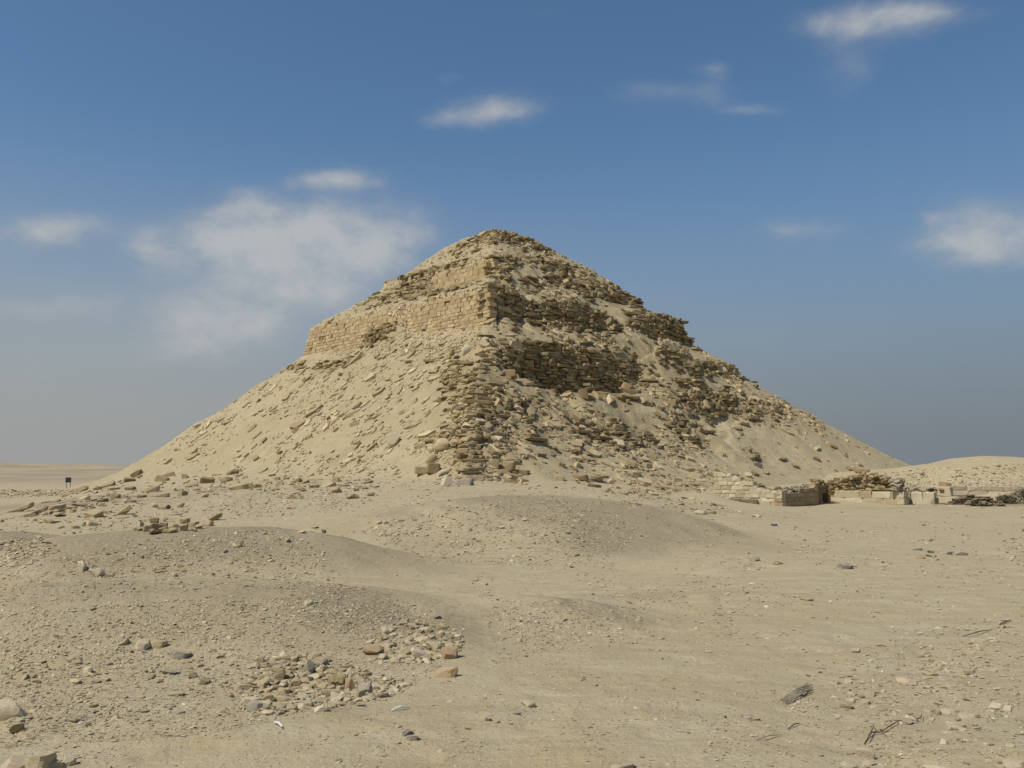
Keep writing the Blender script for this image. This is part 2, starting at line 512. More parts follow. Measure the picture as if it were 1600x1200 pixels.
def scree_material():
    """sand and chips that cover the pyramid"""
    m, t = new_mat("pyramid_scree")
    k = NB(t)
    pos = k.n('ShaderNodeNewGeometry').outputs['Position']
    big = k.noise(pos, .11, 4)
    med = k.noise(pos, .8, 5, .6)
    fine = k.noise(pos, 5.0, 6, .7)
    rough = k.n('ShaderNodeAttribute', attribute_name='rough').outputs['Fac']
    base = k.mix(k.ramp(big, .35, .65), c4(.405, .330, .190), c4(.445, .368, .222))
    base = k.mix(k.ramp(med, .4, .7), base, c4(.385, .305, .175))
    stone = k.mix(k.ramp(fine, .38, .62), c4(.13, .093, .045), c4(.34, .26, .135))  # masonry tone, darkened further for the shade in the gaps
    col = k.mix(k.math('MULTIPLY', rough, .8), base, stone)
    col = k.mix(k.ramp(fine, .56, .70, 0, .45), col, c4(.24, .19, .115))
    col = k.mix(k.ramp(fine, .40, .28, 0, .5), col, c4(.50, .43, .30))
    vor = k.n('ShaderNodeTexVoronoi', {'Vector': pos, 'Scale': 3.2})
    cc = k.n('ShaderNodeSeparateColor', {0: vor.outputs['Color']})
    chip = k.math('MULTIPLY', k.ramp(vor.outputs['Distance'], .26, .16), k.ramp(cc.outputs[0], .55, .62))
    col = k.mix(chip, col, k.mix(cc.outputs[1], c4(.22, .17, .105), c4(.54, .46, .32)))
    hgt = k.math('ADD', k.math('MULTIPLY', fine, .12), k.math('MULTIPLY', med, .2))
    hgt = k.math('ADD', hgt, k.math('MULTIPLY', chip, .04))
    bump = k.n('ShaderNodeBump', {'Height': hgt, 'Distance': 1.0, 'Strength': .8})
    k.out(col, .95, bump.outputs[0])
    return m


PAL_CORE = [(0.0, (.15, .105, .048)), (.25, (.24, .172, .080)), (.5, (.31, .232, .112)), (.75, (.37, .285, .145)), (.93, (.46, .37, .205)), (.97, (.38, .27, .14))]  # brown core stone, darkened to deepen the shadow on the rough face
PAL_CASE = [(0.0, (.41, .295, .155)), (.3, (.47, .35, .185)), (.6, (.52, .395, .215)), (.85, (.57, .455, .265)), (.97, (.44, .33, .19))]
PAL_LOOSE = [(0.0, (.19, .145, .080)), (.2, (.29, .222, .122)), (.45, (.39, .305, .172)), (.7, (.49, .395, .235)), (.9, (.61, .51, .335)), (.97, (.38, .28, .17))]
PAL_CHIP = [(0.0, (.24, .185, .11)), (.15, (.38, .31, .195)), (.4, (.50, .425, .29)), (.75, (.60, .53, .385)), (.97, (.68, .61, .47))]
PAL_TEMPLE = [(0.0, (.42, .34, .21)), (.4, (.50, .42, .27)), (.75, (.57, .49, .33)), (.95, (.63, .56, .41))]
PAL_PALE = [(0.0, (.46, .375, .245)), (.5, (.53, .445, .305)), (1.0, (.60, .515, .37))]


def stone_material(name, pal, per_object, nscale=2.5):
    m, t = new_mat(name)
    k = NB(t)
    geo = k.n('ShaderNodeNewGeometry')
    pos = geo.outputs['Position']
    r = k.n('ShaderNodeObjectInfo').outputs['Random'] if per_object else k.n('ShaderNodeAttribute', attribute_name='rnd').outputs['Fac']
    cr = k.n('ShaderNodeValToRGB', {0: r})
    el = cr.color_ramp.elements
    while len(el) > 1:
        el.remove(el[-1])
    for i, (p, c) in enumerate(pal):
        e = el[0] if i == 0 else el.new(p)
        e.position = p
        e.color = c4(*c)
    n1 = k.noise(pos, nscale, 5, .65)
    n2 = k.noise(pos, nscale * 7, 4, .7)
    col = k.mix(k.ramp(n1, .35, .65, 0, .5), cr.outputs[0], k.mix(.5, cr.outputs[0], c4(.27, .21, .13)))
    col = k.mix(k.ramp(n2, .55, .72, 0, .45), col, k.mix(.6, col, c4(.17, .13, .08)))
    col = k.mix(k.ramp(n2, .42, .28, 0, .35), col, c4(.55, .47, .33))
    # dust settles on the upper sides
    up = k.n('ShaderNodeSeparateXYZ', {0: geo.outputs['Normal']}).outputs[2]
    dust = k.math('MULTIPLY', k.ramp(up, .55, .95), k.ramp(n1, .3, .6, .25, .7))
    col = k.mix(dust, col, c4(.41, .335, .21))
    h = k.math('ADD', k.math('MULTIPLY', n1, .12 / nscale), k.math('MULTIPLY', n2, .05 / nscale))
    bump = k.n('ShaderNodeBump', {'Height': h, 'Distance': 1.0, 'Strength': .9})
    k.out(col, .9, bump.outputs[0])
    return m


def plain_material(name, c, rough=.8):
    m, t = new_mat(name)
    k = NB(t)
    pos = k.n('ShaderNodeNewGeometry').outputs['Position']
    n = k.noise(pos, 20, 3)
    k.out(k.mix(k.ramp(n, .3, .7, 0, .4), c4(*c), c4(c[0] * .6, c[1] * .6, c[2] * .6)), rough)
    return m


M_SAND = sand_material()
M_SCREE = scree_material()
M_CORE = stone_material("core_stone_loose", PAL_CORE, False, 1.3)
M_CORE_O = stone_material("core_stone", PAL_CORE, True, 1.3)
M_CASE = stone_material("casing_limestone_fill", PAL_CASE, False, 1.0)
M_CASE_O = stone_material("casing_limestone", PAL_CASE, True, 1.0)
M_LOOSE = stone_material("loose_stone_fill", PAL_LOOSE, False, 10)
M_LOOSE_O = stone_material("loose_stone", PAL_LOOSE, True, 14)
M_CHIPS = stone_material("pale_chip_fill", PAL_CHIP, False, 10)
M_SLAB = stone_material("slab_stone_fill", [(p, (c[0] * 1.05, c[1] * 1.02, c[2] * .97)) for p, c in PAL_LOOSE], False, 2)
M_SLAB_O = stone_material("slab_stone", [(p, (c[0] * 1.05, c[1] * 1.02, c[2] * .97)) for p, c in PAL_LOOSE], True, 2)
M_TEMPLE_O = stone_material("temple_limestone", PAL_TEMPLE, True, 1.5)
M_PALE_O = stone_material("pale_limestone", PAL_PALE, True, 12)
M_ORANGE_O = stone_material("orange_quartzite", [(0, (.33, .215, .105)), (1, (.39, .27, .15))], True, 12)
M_DARKST_O = stone_material("dark_flint", [(0, (.10, .085, .07)), (1, (.17, .145, .12))], True, 14)
M_GREY_O = stone_material("grey_limestone", [(0, (.27, .235, .175)), (1, (.35, .305, .23))], True, 12)
M_MUD_O = stone_material("mud_brick", [(0, (.13, .10, .06)), (1, (.22, .17, .105))], True, 2)
M_SHADE_O = stone_material("shade_toned_limestone", [(0, (.30, .215, .11)), (1, (.40, .30, .165))], True, 1.5)  # temple limestone made darker, the side wall's shade is in its colour
M_WOOD = plain_material("dry_wood", (.33, .27, .185))
M_DWOOD = plain_material("dark_twig", (.13, .10, .07))
M_SIGN = plain_material("dark_sign_panel", (.035, .035, .05), .5)
M_POST = plain_material("sign_post_metal", (.10, .07, .06), .5)
M_BLUE = plain_material("faded_blue_plastic", (.06, .07, .16), .5)
M_WHITE = plain_material("bleached_bone", (.72, .69, .62), .6)
M_HOLE = plain_material("doorway_shade", (.10, .075, .05), .95)  # painted dark for the shade inside the doorway


# ------------------------------------------------------------------ mesh helpers
def mesh_np(name, V, Fc, mat, smooth=False, attrs=None):
    """mesh from numpy arrays; Fc is (n, 3) or (n, 4)"""
    V = np.ascontiguousarray(V, dtype=np.float32)
    Fc = np.ascontiguousarray(Fc, dtype=np.int32)
    me = bpy.data.meshes.new(name)
    n, k = Fc.shape
    me.vertices.add(len(V)); me.vertices.foreach_set('co', V.ravel())
    me.loops.add(n * k); me.loops.foreach_set('vertex_index', Fc.ravel())
    me.polygons.add(n)
    me.polygons.foreach_set('loop_start', np.arange(0, n * k, k, dtype=np.int32))
    me.polygons.foreach_set('loop_total', np.full(n, k, dtype=np.int32))
    me.polygons.foreach_set('use_smooth', np.full(n, smooth, dtype=bool))
    for an, (dom, arr) in (attrs or {}).items():
        at = me.attributes.new(an, 'FLOAT', dom)
        at.data.foreach_set('value', np.ascontiguousarray(arr, dtype=np.float32))
    me.update(calc_edges=True)
    me.materials.append(mat)
    return me


def link(name, data, loc=(0, 0, 0), parent=None, **props):
    o = bpy.data.objects.new(name, data)
    COL.objects.link(o)
    o.location = loc
    if parent is not None:
        o.parent = parent
    for k, v in props.items():
        o[k] = v
    if parent is None and 'category' in props and 'kind' not in props:
        o['kind'] = 'thing'
    return o


def hull(points):
    bm = bmesh.new()
    for p in points:
        bm.verts.new(p)
    r = bmesh.ops.convex_hull(bm, input=bm.verts)
    junk = list({e for e in r['geom_interior'] + r['geom_unused'] if isinstance(e, bmesh.types.BMVert)})
    if junk:
        bmesh.ops.delete(bm, geom=junk, context='VERTS')
    bmesh.ops.triangulate(bm, faces=bm.faces)
    bmesh.ops.recalc_face_normals(bm, faces=bm.faces)
    bm.verts.index_update()
    V = np.array([v.co[:] for v in bm.verts])
    T = np.array([[v.index for v in f.verts] for f in bm.faces])
    bm.free()
    return V, T


def t_rock(n, p=3.0):
    d = rng.normal(size=(n, 3))
    d /= (np.abs(d) ** p).sum(1)[:, None] ** (1 / p)
    d *= rng.uniform(.86, 1.08, (n, 1))
    return hull(d * .5)


def t_slab():
    n = rng.integers(5, 8)
    a = np.sort(np.linspace(0, 2 * math.pi, n, endpoint=False) + rng.uniform(-.35, .35, n))
    r = rng.uniform(.40, .56, n)
    P = np.stack([r * np.cos(a), r * np.sin(a)], 1)
    top = np.c_[P * rng.uniform(.82, 1.0, (n, 1)), rng.uniform(.38, .52, n)]
    bot = np.c_[P * rng.uniform(.85, 1.05, (n, 1)), rng.uniform(-.52, -.4, n)]
    return hull(np.r_[top, bot])


def t_block(j=.05, ch=.07):
    pts = []
    for sx in (-1, 1):
        for sy in (-1, 1):
            for sz in (-1, 1):
                c = np.array([sx, sy, sz]) * .5 + rng.uniform(-j, j, 3)
                for ax in range(3):
                    q = c.copy()
                    for o in range(3):
                        if o != ax:
                            q[o] -= np.sign([sx, sy, sz][o]) * ch * rng.uniform(.4, 1.3)
                    pts.append(q)
    return hull(pts)


T_ROCK = [t_rock(17, rng.uniform(2.2, 5)) for _ in range(14)]


def t_hero(cuts, squash=1.0, sub=3):
    bm = bmesh.new()
    bmesh.ops.create_icosphere(bm, subdivisions=sub, radius=.5)
    pl = []
    for _ in range(cuts):
        d = rng.normal(size=3); d[2] *= squash; d /= np.linalg.norm(d)
        pl.append((d, rng.uniform(.20, .38)))
    V = np.array([v.co[:] for v in bm.verts])
    T = np.array([[v.index for v in f.verts] for f in bm.faces])
    bm.free()
    for d, o in pl:
        h = V @ d
        V = V - np.maximum(h - o, 0)[:, None] * d * .94
    o = rng.uniform(0, 50, 3)
    V = V * (1 + .13 * fbm(V[:, 0] + o[0] + V[:, 2] * .7, V[:, 1] + o[1] - V[:, 2] * .6, .32, 3, 5))[:, None]
    V = V + .012 * np.stack([fbm(V[:, 1] + o[k] + V[:, 0], V[:, 2] + o[k], .09, 2, 9 + k) for k in range(3)], 1)
    V /= (V.max(0) - V.min(0))
    return V, T


T_HERO = [t_hero(int(c)) for c in (9, 11, 12, 13, 14, 10, 15, 16)]
T_SMOOTH = [t_hero(4, 1.0), t_hero(5, 1.0)]
T_HBLOCK = [t_hero(int(c), .5) for c in (6, 7, 8, 6)]
T_CHIP = [t_rock(9, 3) for _ in range(10)]
T_SLAB = [t_slab() for _ in range(12)]
T_BLOCK = [t_block(.05, .07) for _ in range(8)]
T_RBLOCK = [t_block(.11, .13) for _ in range(12)]
_mc = {}


def tmesh(tpls, i, mat, name):
    key = (id(tpls), int(i), mat.name)
    if key not in _mc:
        _mc[key] = mesh_np(name, tpls[i][0], tpls[i][1], mat)
    return _mc[key]


def frames(nrm, tan):
    """rotation matrices with local z = nrm and local x along tan"""
    n = nrm / np.linalg.norm(nrm, axis=1, keepdims=True)
    t = tan - (tan * n).sum(1, keepdims=True) * n
    t /= np.linalg.norm(t, axis=1, keepdims=True) + 1e-9
    b = np.cross(n, t)
    return np.stack([t, b, n], 2)


def jitter_rot(R, amt):
    """extra small random rotation"""
    N = len(R)
    ax = rng.normal(size=(N, 3)); ax /= np.linalg.norm(ax, axis=1, keepdims=True)
    an = rng.normal(size=N) * amt
    K = np.zeros((N, 3, 3))
    K[:, 0, 1], K[:, 0, 2], K[:, 1, 0] = -ax[:, 2], ax[:, 1], ax[:, 2]
    K[:, 1, 2], K[:, 2, 0], K[:, 2, 1] = -ax[:, 0], -ax[:, 1], ax[:, 0]
    I = np.eye(3)[None]
    Q = I + np.sin(an)[:, None, None] * K + (1 - np.cos(an))[:, None, None] * (K @ K)
    return Q @ R


def merged(name, tpls, P, R, S, mat, parent=None, **props):
    """all stones of one population joined in one mesh"""
    N = len(P)
    which = rng.integers(0, len(tpls), N)
    rn = rng.uniform(0, 1, N)
    Vs, Fs, As, off = [], [], [], 0
    for i, (tv, tf) in enumerate(tpls):
        idx = np.nonzero(which == i)[0]
        if len(idx) == 0:
            continue
        v = tv[None] * S[idx][:, None, :]
        v = np.einsum('nij,nkj->nki', R[idx], v) + P[idx][:, None, :]
        f = tf[None] + (np.arange(len(idx)) * len(tv))[:, None, None] + off
        Vs.append(v.reshape(-1, 3)); Fs.append(f.reshape(-1, 3))
        As.append(np.repeat(rn[idx], len(tf)))
        off += len(idx) * len(tv)
    base = np.zeros(3) if parent is None else np.array(parent.location)
    me = mesh_np(name, np.concatenate(Vs) - base, np.concatenate(Fs), mat, attrs={'rnd': ('FACE', np.concatenate(As))})
    return link(name, me, parent=parent, **props)


def single(name, tpls, p, R, s, mat, parent=None, **props):
    o = link(name, tmesh(tpls, rng.integers(0, len(tpls)), mat, name), parent=parent, **props)
    base = Vector((0, 0, 0)) if parent is None else Vector(parent.location)
    M = Matrix([[R[0][0], R[0][1], R[0][2]], [R[1][0], R[1][1], R[1][2]], [R[2][0], R[2][1], R[2][2]]])
    o.rotation_euler = M.to_euler()
    o.location = Vector([float(c) for c in p]) - base
    o.scale = [float(c) for c in s]
    return o


# ------------------------------------------------------------------ ground sheet
def spaced(lo, hi, n):
    return np.linspace(lo, hi, n, endpoint=False)


az = np.concatenate([spaced(-180, -60, 60), spaced(-60, -36, 60), spaced(-36, 36, 800), spaced(36, 60, 60), spaced(60, 180, 60)])
az = np.radians(az)
rad = np.concatenate([spaced(.4, 3.5, 16), 3.5 * (200 / 3.5) ** np.linspace(0, 1, 560, endpoint=False), 200 * (9000 / 200) ** np.linspace(0, 1, 130)])
A, Rr = np.meshgrid(az, rad)
gx, gy = Rr * np.sin(A), Rr * np.cos(A)
gz = G(gx.ravel(), gy.ravel())
na, nr = len(az), len(rad)
gv = np.c_[gx.ravel(), gy.ravel(), gz]
gv = np.r_[gv, [[0, 0, float(G(np.array([0.0]), np.array([0.0]))[0])]]]
ii, jj = np.meshgrid(np.arange(nr - 1), np.arange(na), indexing='ij')
jn = (jj + 1) % na
gf = np.stack([ii * na + jj, (ii + 1) * na + jj, (ii + 1) * na + jn, ii * na + jn], 2).reshape(-1, 4)[:, ::-1]
cj = np.arange(na)
gc = np.stack([np.full(na, na * nr), cj, (cj + 1) % na, (cj + 1) % na], 1)
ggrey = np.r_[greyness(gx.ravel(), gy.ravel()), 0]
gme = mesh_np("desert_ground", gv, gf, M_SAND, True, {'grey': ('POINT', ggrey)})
ground = link("desert_ground", gme, kind='structure')

# ------------------------------------------------------------------ pyramid body
PZ = -0.5
pyramid = link("ruined_pyramid", None, loc=(PC[0], PC[1], PZ), label="collapsed stepped limestone pyramid half buried in its own pale rubble and sand", category="pyramid")


def pgrid():
    fine = np.arange(-6, 56, .24)
    return np.concatenate([np.arange(-56, -6, .5), fine])


# finer toward the camera (a, b > 0 are the two visible faces)
ga = np.concatenate([np.arange(-56, -30, .8), np.arange(-30, 56, .235)])
AA, BB = np.meshgrid(ga, ga)
px_, py_ = from_ab(AA.ravel(), BB.ravel())
pz_ = Hp(px_, py_)
ng = len(ga)
rg = np.clip(rough_mask(AA.ravel(), BB.ravel(), pz_) + .3 * fbm(px_, py_, 2.2, 3, 12), 0, 1)
ii, jj = np.meshgrid(np.arange(ng - 1), np.arange(ng - 1), indexing='ij')
pf = np.stack([ii * ng + jj, ii * ng + jj + 1, (ii + 1) * ng + jj + 1, (ii + 1) * ng + jj], 2).reshape(-1, 4)
gzz = G(px_, py_)
keep = (pz_ > gzz - .6)
pf = pf[keep[pf].any(1)]
nv = np.cross(np.array([NL[0], NL[1], 0]), np.array([NR[0], NR[1], 0]))
if nv[2] < 0:
    pf = pf[:, ::-1]
used = np.unique(pf)
remap = np.full(len(px_), -1); remap[used] = np.arange(len(used))
pme = mesh_np("rubble_slope", np.c_[px_ - PC[0], py_ - PC[1], pz_ - PZ][used], remap[pf], M_SCREE, True, {'rough': ('POINT', rg[used])})
body = link("rubble_slope", pme, parent=pyramid)


def Hall(x, y):
    x = np.atleast_1d(np.asarray(x, float)); y = np.atleast_1d(np.asarray(y, float))
    g = G(x, y)
    a, b = to_ab(x, y)
    near = np.maximum(np.abs(a), np.abs(b)) < 56
    if near.any():
        g[near] = np.maximum(g[near], Hp(x[near], y[near]))
    return g


def normals(x, y, e=.25):
    hx = (Hall(x + e, y) - Hall(x - e, y)) / (2 * e)
    hy = (Hall(x, y + e) - Hall(x, y - e)) / (2 * e)
    n = np.stack([-hx, -hy, np.ones_like(hx)], 1)
    return n / np.linalg.norm(n, axis=1, keepdims=True)


bpy.context.view_layer.update()
_bp = Vector((PC[0], PC[1], PZ))
EYEV = Vector((0, 0, EYE))


def cast(px, py):
    d = px_dir(px, py)
    best = None
    ok, p, _, _ = ground.ray_cast(EYEV, d)
    if ok:
        best = p
    ok, p, _, _ = body.ray_cast(EYEV - _bp, d)
    if ok:
        p = p + _bp
        if best is None or (p - EYEV).length < (best - EYEV).length:
            best = p
    return best


def cast_many(pts):
    out = [cast(float(a), float(b)) for a, b in pts]
    k = [i for i, p in enumerate(out) if p is not None]
    return np.array([out[i][:] for i in k]).reshape(-1, 3), np.array(k, int)


# ------------------------------------------------------------------ dressed casing on the left face
LT = np.array([NR[0], NR[1], 0.0])            # along the left face toward the near corner
LN = np.array([NL[0], NL[1], 0.0])
RT = np.array([NL[0], NL[1], 0.0])
RN = np.array([NR[0], NR[1], 0.0])
ZUP = np.array([0, 0, 1.0])
case = []     # (pos, R, scale)


def dressed_tier(m_top, z_top, z_low, s0, s1, ch, bw, skip):
    z = z_top
    row = 0
    while z > z_low:
        h = ch * random.uniform(.75, 1.25)
        zc = z - h / 2
        m = m_top + .17 * (z_top - zc)
        s = s0 + random.uniform(0, .8) - (m - m_top)
        while s < min(s1, 1e9) + (m - m_top):
            w = bw * random.uniform(.65, 1.45)
            c = s + w / 2
            if not skip(c / m, zc):
                d = 1.3
                out = random.uniform(-.035, .035) + (.0 if random.random() < .92 else -random.uniform(.08, .25))
                x, y = from_ab(m - d / 2 + out, c)
                fx, fy = from_ab(m + .45, c)
                if Hall(fx, fy)[0] < zc + h * .9:
                    case.append((np.array([x, y, zc]), (w - .022, d, h - random.uniform(.015, .04))))
            s += w
        z -= h
        row += 1


def skip2(u, z):          # u: -1 left corner .. 1 near corner
    n = float(vnoise(u * 9, z * .8, 5)) - .5
    top = 26.25 - .9 * max(0, float(vnoise(u * 14, 3.3, 8)) - .35) - (.5 if u > .9 else 0)
    if z > top:
        return True
    if float(vnoise(u * 16, z * 1.3, 26)) > .975 or z > 25.4 + .9 * float(vnoise(u * 7, 1.5, 27)):
        return True
    # ragged break in the middle
    if abs(u + .02 - (z - 22.5) * .05) < .15 + n * .12 and z < 23.6 + n:
        return True
    return False


def skip1(u, z):
    n = float(vnoise(u * 9, z * .9, 15)) - .5
    if float(vnoise(u * 16, z * 1.3, 25)) > .96:
        return True
    return u < -.02 + n * .3 - (z - 30) * .03 or z > 32.7 - 1.2 * abs(u - .5) + n


dressed_tier(30.0 / R2, 26.3, 17.6, -30.0 / R2, 30.0 / R2, .56, 1.15, skip2)
dressed_tier(18.1 / R2, 32.6, 28.2, -18.1 / R2, 18.1 / R2, .66, 1.2, skip1)
# remnant bands of casing lower on the face
dressed_tier(37.8 / R2, 17.0, 15.6, -37.8 / R2, -37.8 / R2 * .62, .5, 1.0, lambda u, z: False)
order = sorted(range(len(case)), key=lambda i: -case[i][1][0] * case[i][1][2] / case[i][0][1] ** 2)
Rl = np.stack([LT, np.cross(ZUP, LT), ZUP], 1)
ind, rest = order[:300], order[300:]
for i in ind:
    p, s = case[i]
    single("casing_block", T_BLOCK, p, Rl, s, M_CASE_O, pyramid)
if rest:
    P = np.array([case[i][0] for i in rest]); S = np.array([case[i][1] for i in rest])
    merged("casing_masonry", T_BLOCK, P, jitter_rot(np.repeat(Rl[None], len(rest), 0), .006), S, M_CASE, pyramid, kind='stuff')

# returning corner of the dressed tiers, seen dark on the right of the edge
# ------------------------------------------------------------------ rough courses
core = []     # pos, tangent, normal, scale


def rough_courses(face):
    mm = np.arange(1.0, 52, .12)
    ss_n = 560
    tt = np.linspace(0.0, 1.0, ss_n)
    M_, T_ = np.meshgrid(mm, tt)
    s_ = M_ * (1 - 2 * T_)
    if face == 'R':
        x, y = from_ab(s_, M_)
    else:
        x, y = from_ab(M_, s_)
    H = Hp(x.ravel(), y.ravel()).reshape(M_.shape)
    a, b = to_ab(x, y)
    tanv = RT if face == 'R' else LT
    nrmv = RN if face == 'R' else LN
    z = 2.4
    while z < 39.9:
        h = random.uniform(.28, .56)
        zc = z + h / 2
        above = H >= zc
        idx = above.shape[1] - 1 - np.argmax(above[:, ::-1], axis=1)
        has = above.any(1)
        i = 0
        mcol = mm[idx]
        t = random.uniform(0, .01)
        while t < 1:
            i = min(int(t * (ss_n - 1)), ss_n - 1)
            m = mcol[i]
            if not has[i] or m < 1:
                t += .05
                continue
            w = min(3.0, .45 + random.expovariate(1 / .62)) * (.8 if z > 33 else 1.0)
            j = min(idx[i] + 4, len(mm) - 1); jb = max(idx[i] - 4, 0)
            slope = (H[i, jb] - H[i, j]) / (mm[j] - mm[jb] + 1e-6)
            # contour direction in the plan
            i2 = min(i + 5, ss_n - 1); i1 = max(i - 5, 0)
            s = m * (1 - 2 * t)
            if face == 'R':
                xx, yy_ = from_ab(s, m)
            else:
                xx, yy_ = from_ab(m, s)
            aa, bb = to_ab(np.array([xx]), np.array([yy_]))
            rm = float(rough_mask(aa, bb, np.array([zc]))[0])
            rm += .35 * (float(fbm(np.array([xx]), np.array([yy_]), 2.6, 2, 77)[0]))
            if slope > 1.5 and face == 'R':
                rm += .55
            elif slope > 2.2:
                rm += .25
            pr = max(0, min(.97, (rm - .22) * 1.9))
            if face == 'L' and abs(m * R2 - 30) < 1.6 and not (.42 < t < .62 and zc < 24) and 17 < zc < 26.4:
                pr = 0
            if face == 'L' and abs(m * R2 - 18.1) < 1.4 and t < .5 and 28 < zc < 32.8:
                pr = 0
            if random.random() < pr:
                dm = (mcol[i2] - mcol[i1])
                ds = (tt[i2] - tt[i1]) * 2 * m + 1e-6
                ang_ = max(-.7, min(.7, dm / ds))
                tv = tanv * 1.0 - nrmv * ang_ * (1.0)
                d = random.uniform(.7, 1.5)
                out = random.uniform(-.34, .34)
                pc = np.array([xx, yy_, zc]) + nrmv * (out - d / 2 + .42)
                core.append((pc, tv, (w * random.uniform(.85, .97), d, h * random.uniform(.72, .97))))
            t += w / (2 * m) * random.uniform(.98, 1.2)
        z += h
    return


rough_courses('R')
rough_courses('L')
P = np.array([c[0] for c in core]); TV = np.array([c[1] for c in core]); S = np.array([c[2] for c in core])
NV = np.repeat(ZUP[None], len(P), 0)
Rm = jitter_rot(frames(NV, TV), .055)
pxs = S[:, 0] * S[:, 2] / P[:, 1] ** 2
order = np.argsort(-pxs)
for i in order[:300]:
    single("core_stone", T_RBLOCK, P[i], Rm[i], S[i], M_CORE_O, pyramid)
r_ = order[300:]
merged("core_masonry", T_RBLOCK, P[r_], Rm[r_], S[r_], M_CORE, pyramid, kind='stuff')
print("core stones", len(P), "casing", len(case))


# ------------------------------------------------------------------ loose stones on the pyramid
def in_poly(p, poly):
    x, y = p[:, 0], p[:, 1]
    c = np.zeros(len(p), bool)
    j = len(poly) - 1
    for i in range(len(poly)):
        xi, yi = poly[i]; xj, yj = poly[j]
        k = ((yi > y) != (yj > y)) & (x < (xj - xi) * (y - yi) / (yj - yi + 1e-9) + xi)
        c ^= k
        j = i
    return c


def poly_pts(poly, n):
    poly = np.array(poly, float)
    lo, hi = poly.min(0), poly.max(0)
    out = np.zeros((0, 2))
    while len(out) < n:
        p = rng.uniform(lo, hi, (n * 2, 2))
        out = np.r_[out, p[in_poly(p, poly)]]
    return out[:n]


LEFT = [(0, 812), (200, 742), (300, 668), (400, 602), (470, 556), (600, 540), (690, 530), (748, 520), (742, 745), (560, 765), (300, 770), (120, 800)]
LUP = [(472, 552), (480, 516), (548, 480), (640, 425), (740, 362), (770, 362), (757, 405), (755, 545), (600, 560)]
RIGHT = [(745, 360), (830, 366), (920, 415), (1000, 470), (1080, 540), (1160, 590), (1260, 645), (1370, 705), (1420, 730), (1200, 745), (1100, 770), (980, 775), (750, 750)]

slab_P, slab_R, slab_S = [], [], []


def lay(P, size, flat, name_list, bias=None, tilt=.22, lift=.15):
    n = normals(P[:, 0], P[:, 1], .5)
    N = len(P)
    a = rng.uniform(0, 2 * math.pi, N)
    if bias is not None:
        k = rng.random(N) < .75
        a = np.where(k, bias + rng.normal(0, .5, N), a)
    tv = np.stack([np.cos(a), np.sin(a), np.zeros(N)], 1)
    R = jitter_rot(frames(n + rng.normal(0, .08, (N, 3)), tv), tilt)
    el = rng.uniform(1.1, 2.3, N)
    S = np.stack([size * el, size * rng.uniform(.7, 1.1, N), size * flat * rng.uniform(.6, 1.4, N)], 1)
    Q = P + n * (S[:, 2] * lift)[:, None]
    return Q, R, S


# broad slabs sliding down the sunlit face
pp = np.r_[poly_pts(LEFT, 430), poly_pts([(200, 742), (300, 668), (400, 602), (470, 556), (490, 575), (320, 685), (215, 750)], 110), poly_pts([(420, 600), (480, 560), (740, 540), (740, 640), (560, 660), (400, 680)], 330)]
dn = fbm(pp[:, 0], pp[:, 1], 60, 2, 90)
pp = pp[dn + .7 * fbm(pp[:, 0], pp[:, 1], 16, 2, 95) > -.18]
P, _ = cast_many(pp)
size = np.clip(rng.lognormal(-.85, .52, len(P)), .20, 1.6)
Q, R, S = lay(P, size, .34, None, bias=math.radians(20), tilt=.20)
# the slabs on the left face: 300 that show largest are objects of their own
vis = S[:, 0] * S[:, 1] / (Q[:, 1] ** 2)
order = np.argsort(-vis)
nL = min(210, len(order))


def photo_px(p):
    c_, s_ = math.cos(PITCH), math.sin(PITCH)
    dy_, dz_ = p[1], p[2] - EYE
    dep = dy_ * c_ + dz_ * s_
    return 800 + F * p[0] / dep, 600 - F * (dz_ * c_ - dy_ * s_) / dep


def slab_label(p, s):
    x, y = photo_px(p)
    size = "broad" if s[0] * s[1] > 1.1 else "long narrow" if s[0] > 2.1 * s[1] else "small"
    side = "left third of sunlit face" if x < 400 else "middle of sunlit face" if x < 590 else "by the corner column"
    hgt = "just below the dressed wall" if y < 600 else "half way up" if y < 680 else "low down"
    return size + " pale flat stone " + hgt + ", " + side


for i in order[:nL]:
    lb = slab_label(Q[i], S[i])
    single("flat_stone", T_SLAB, Q[i], R[i], S[i], M_SLAB_O, None, label=lb, category="flat stone", group=lb.replace("flat stone", "flat stones"))
r_ = order[nL:]
merged("slab_rubble", T_SLAB, Q[r_], R[r_], S[r_], M_SLAB, pyramid, kind='stuff')

# stones between
pp = np.r_[poly_pts(LEFT, 5200), poly_pts(LUP, 4200), poly_pts([(640, 545), (745, 530), (745, 750), (680, 745), (600, 700)], 900)]
dn = fbm(pp[:, 0], pp[:, 1], 45, 3, 91) + .6 * fbm(pp[:, 0], pp[:, 1], 10, 2, 92) + .9 * in_poly(pp, LUP)
keepm = rng.random(len(pp)) < np.clip(.42 + dn * 1.9, .04, 1)
P, _ = cast_many(pp[keepm])
size = np.clip(rng.lognormal(-1.75, .5, len(P)), .08, .9)
Q, R, S = lay(P, size, .55, None, bias=math.radians(20), tilt=.3)
k = len(Q) // 2
merged("slope_rubble", T_SLAB, Q[:k], R[:k], S[:k], M_SLAB, pyramid, kind='stuff')
merged("slope_chips", T_CHIP, Q[k:], R[k:], S[k:], M_SLAB, pyramid, kind='stuff')

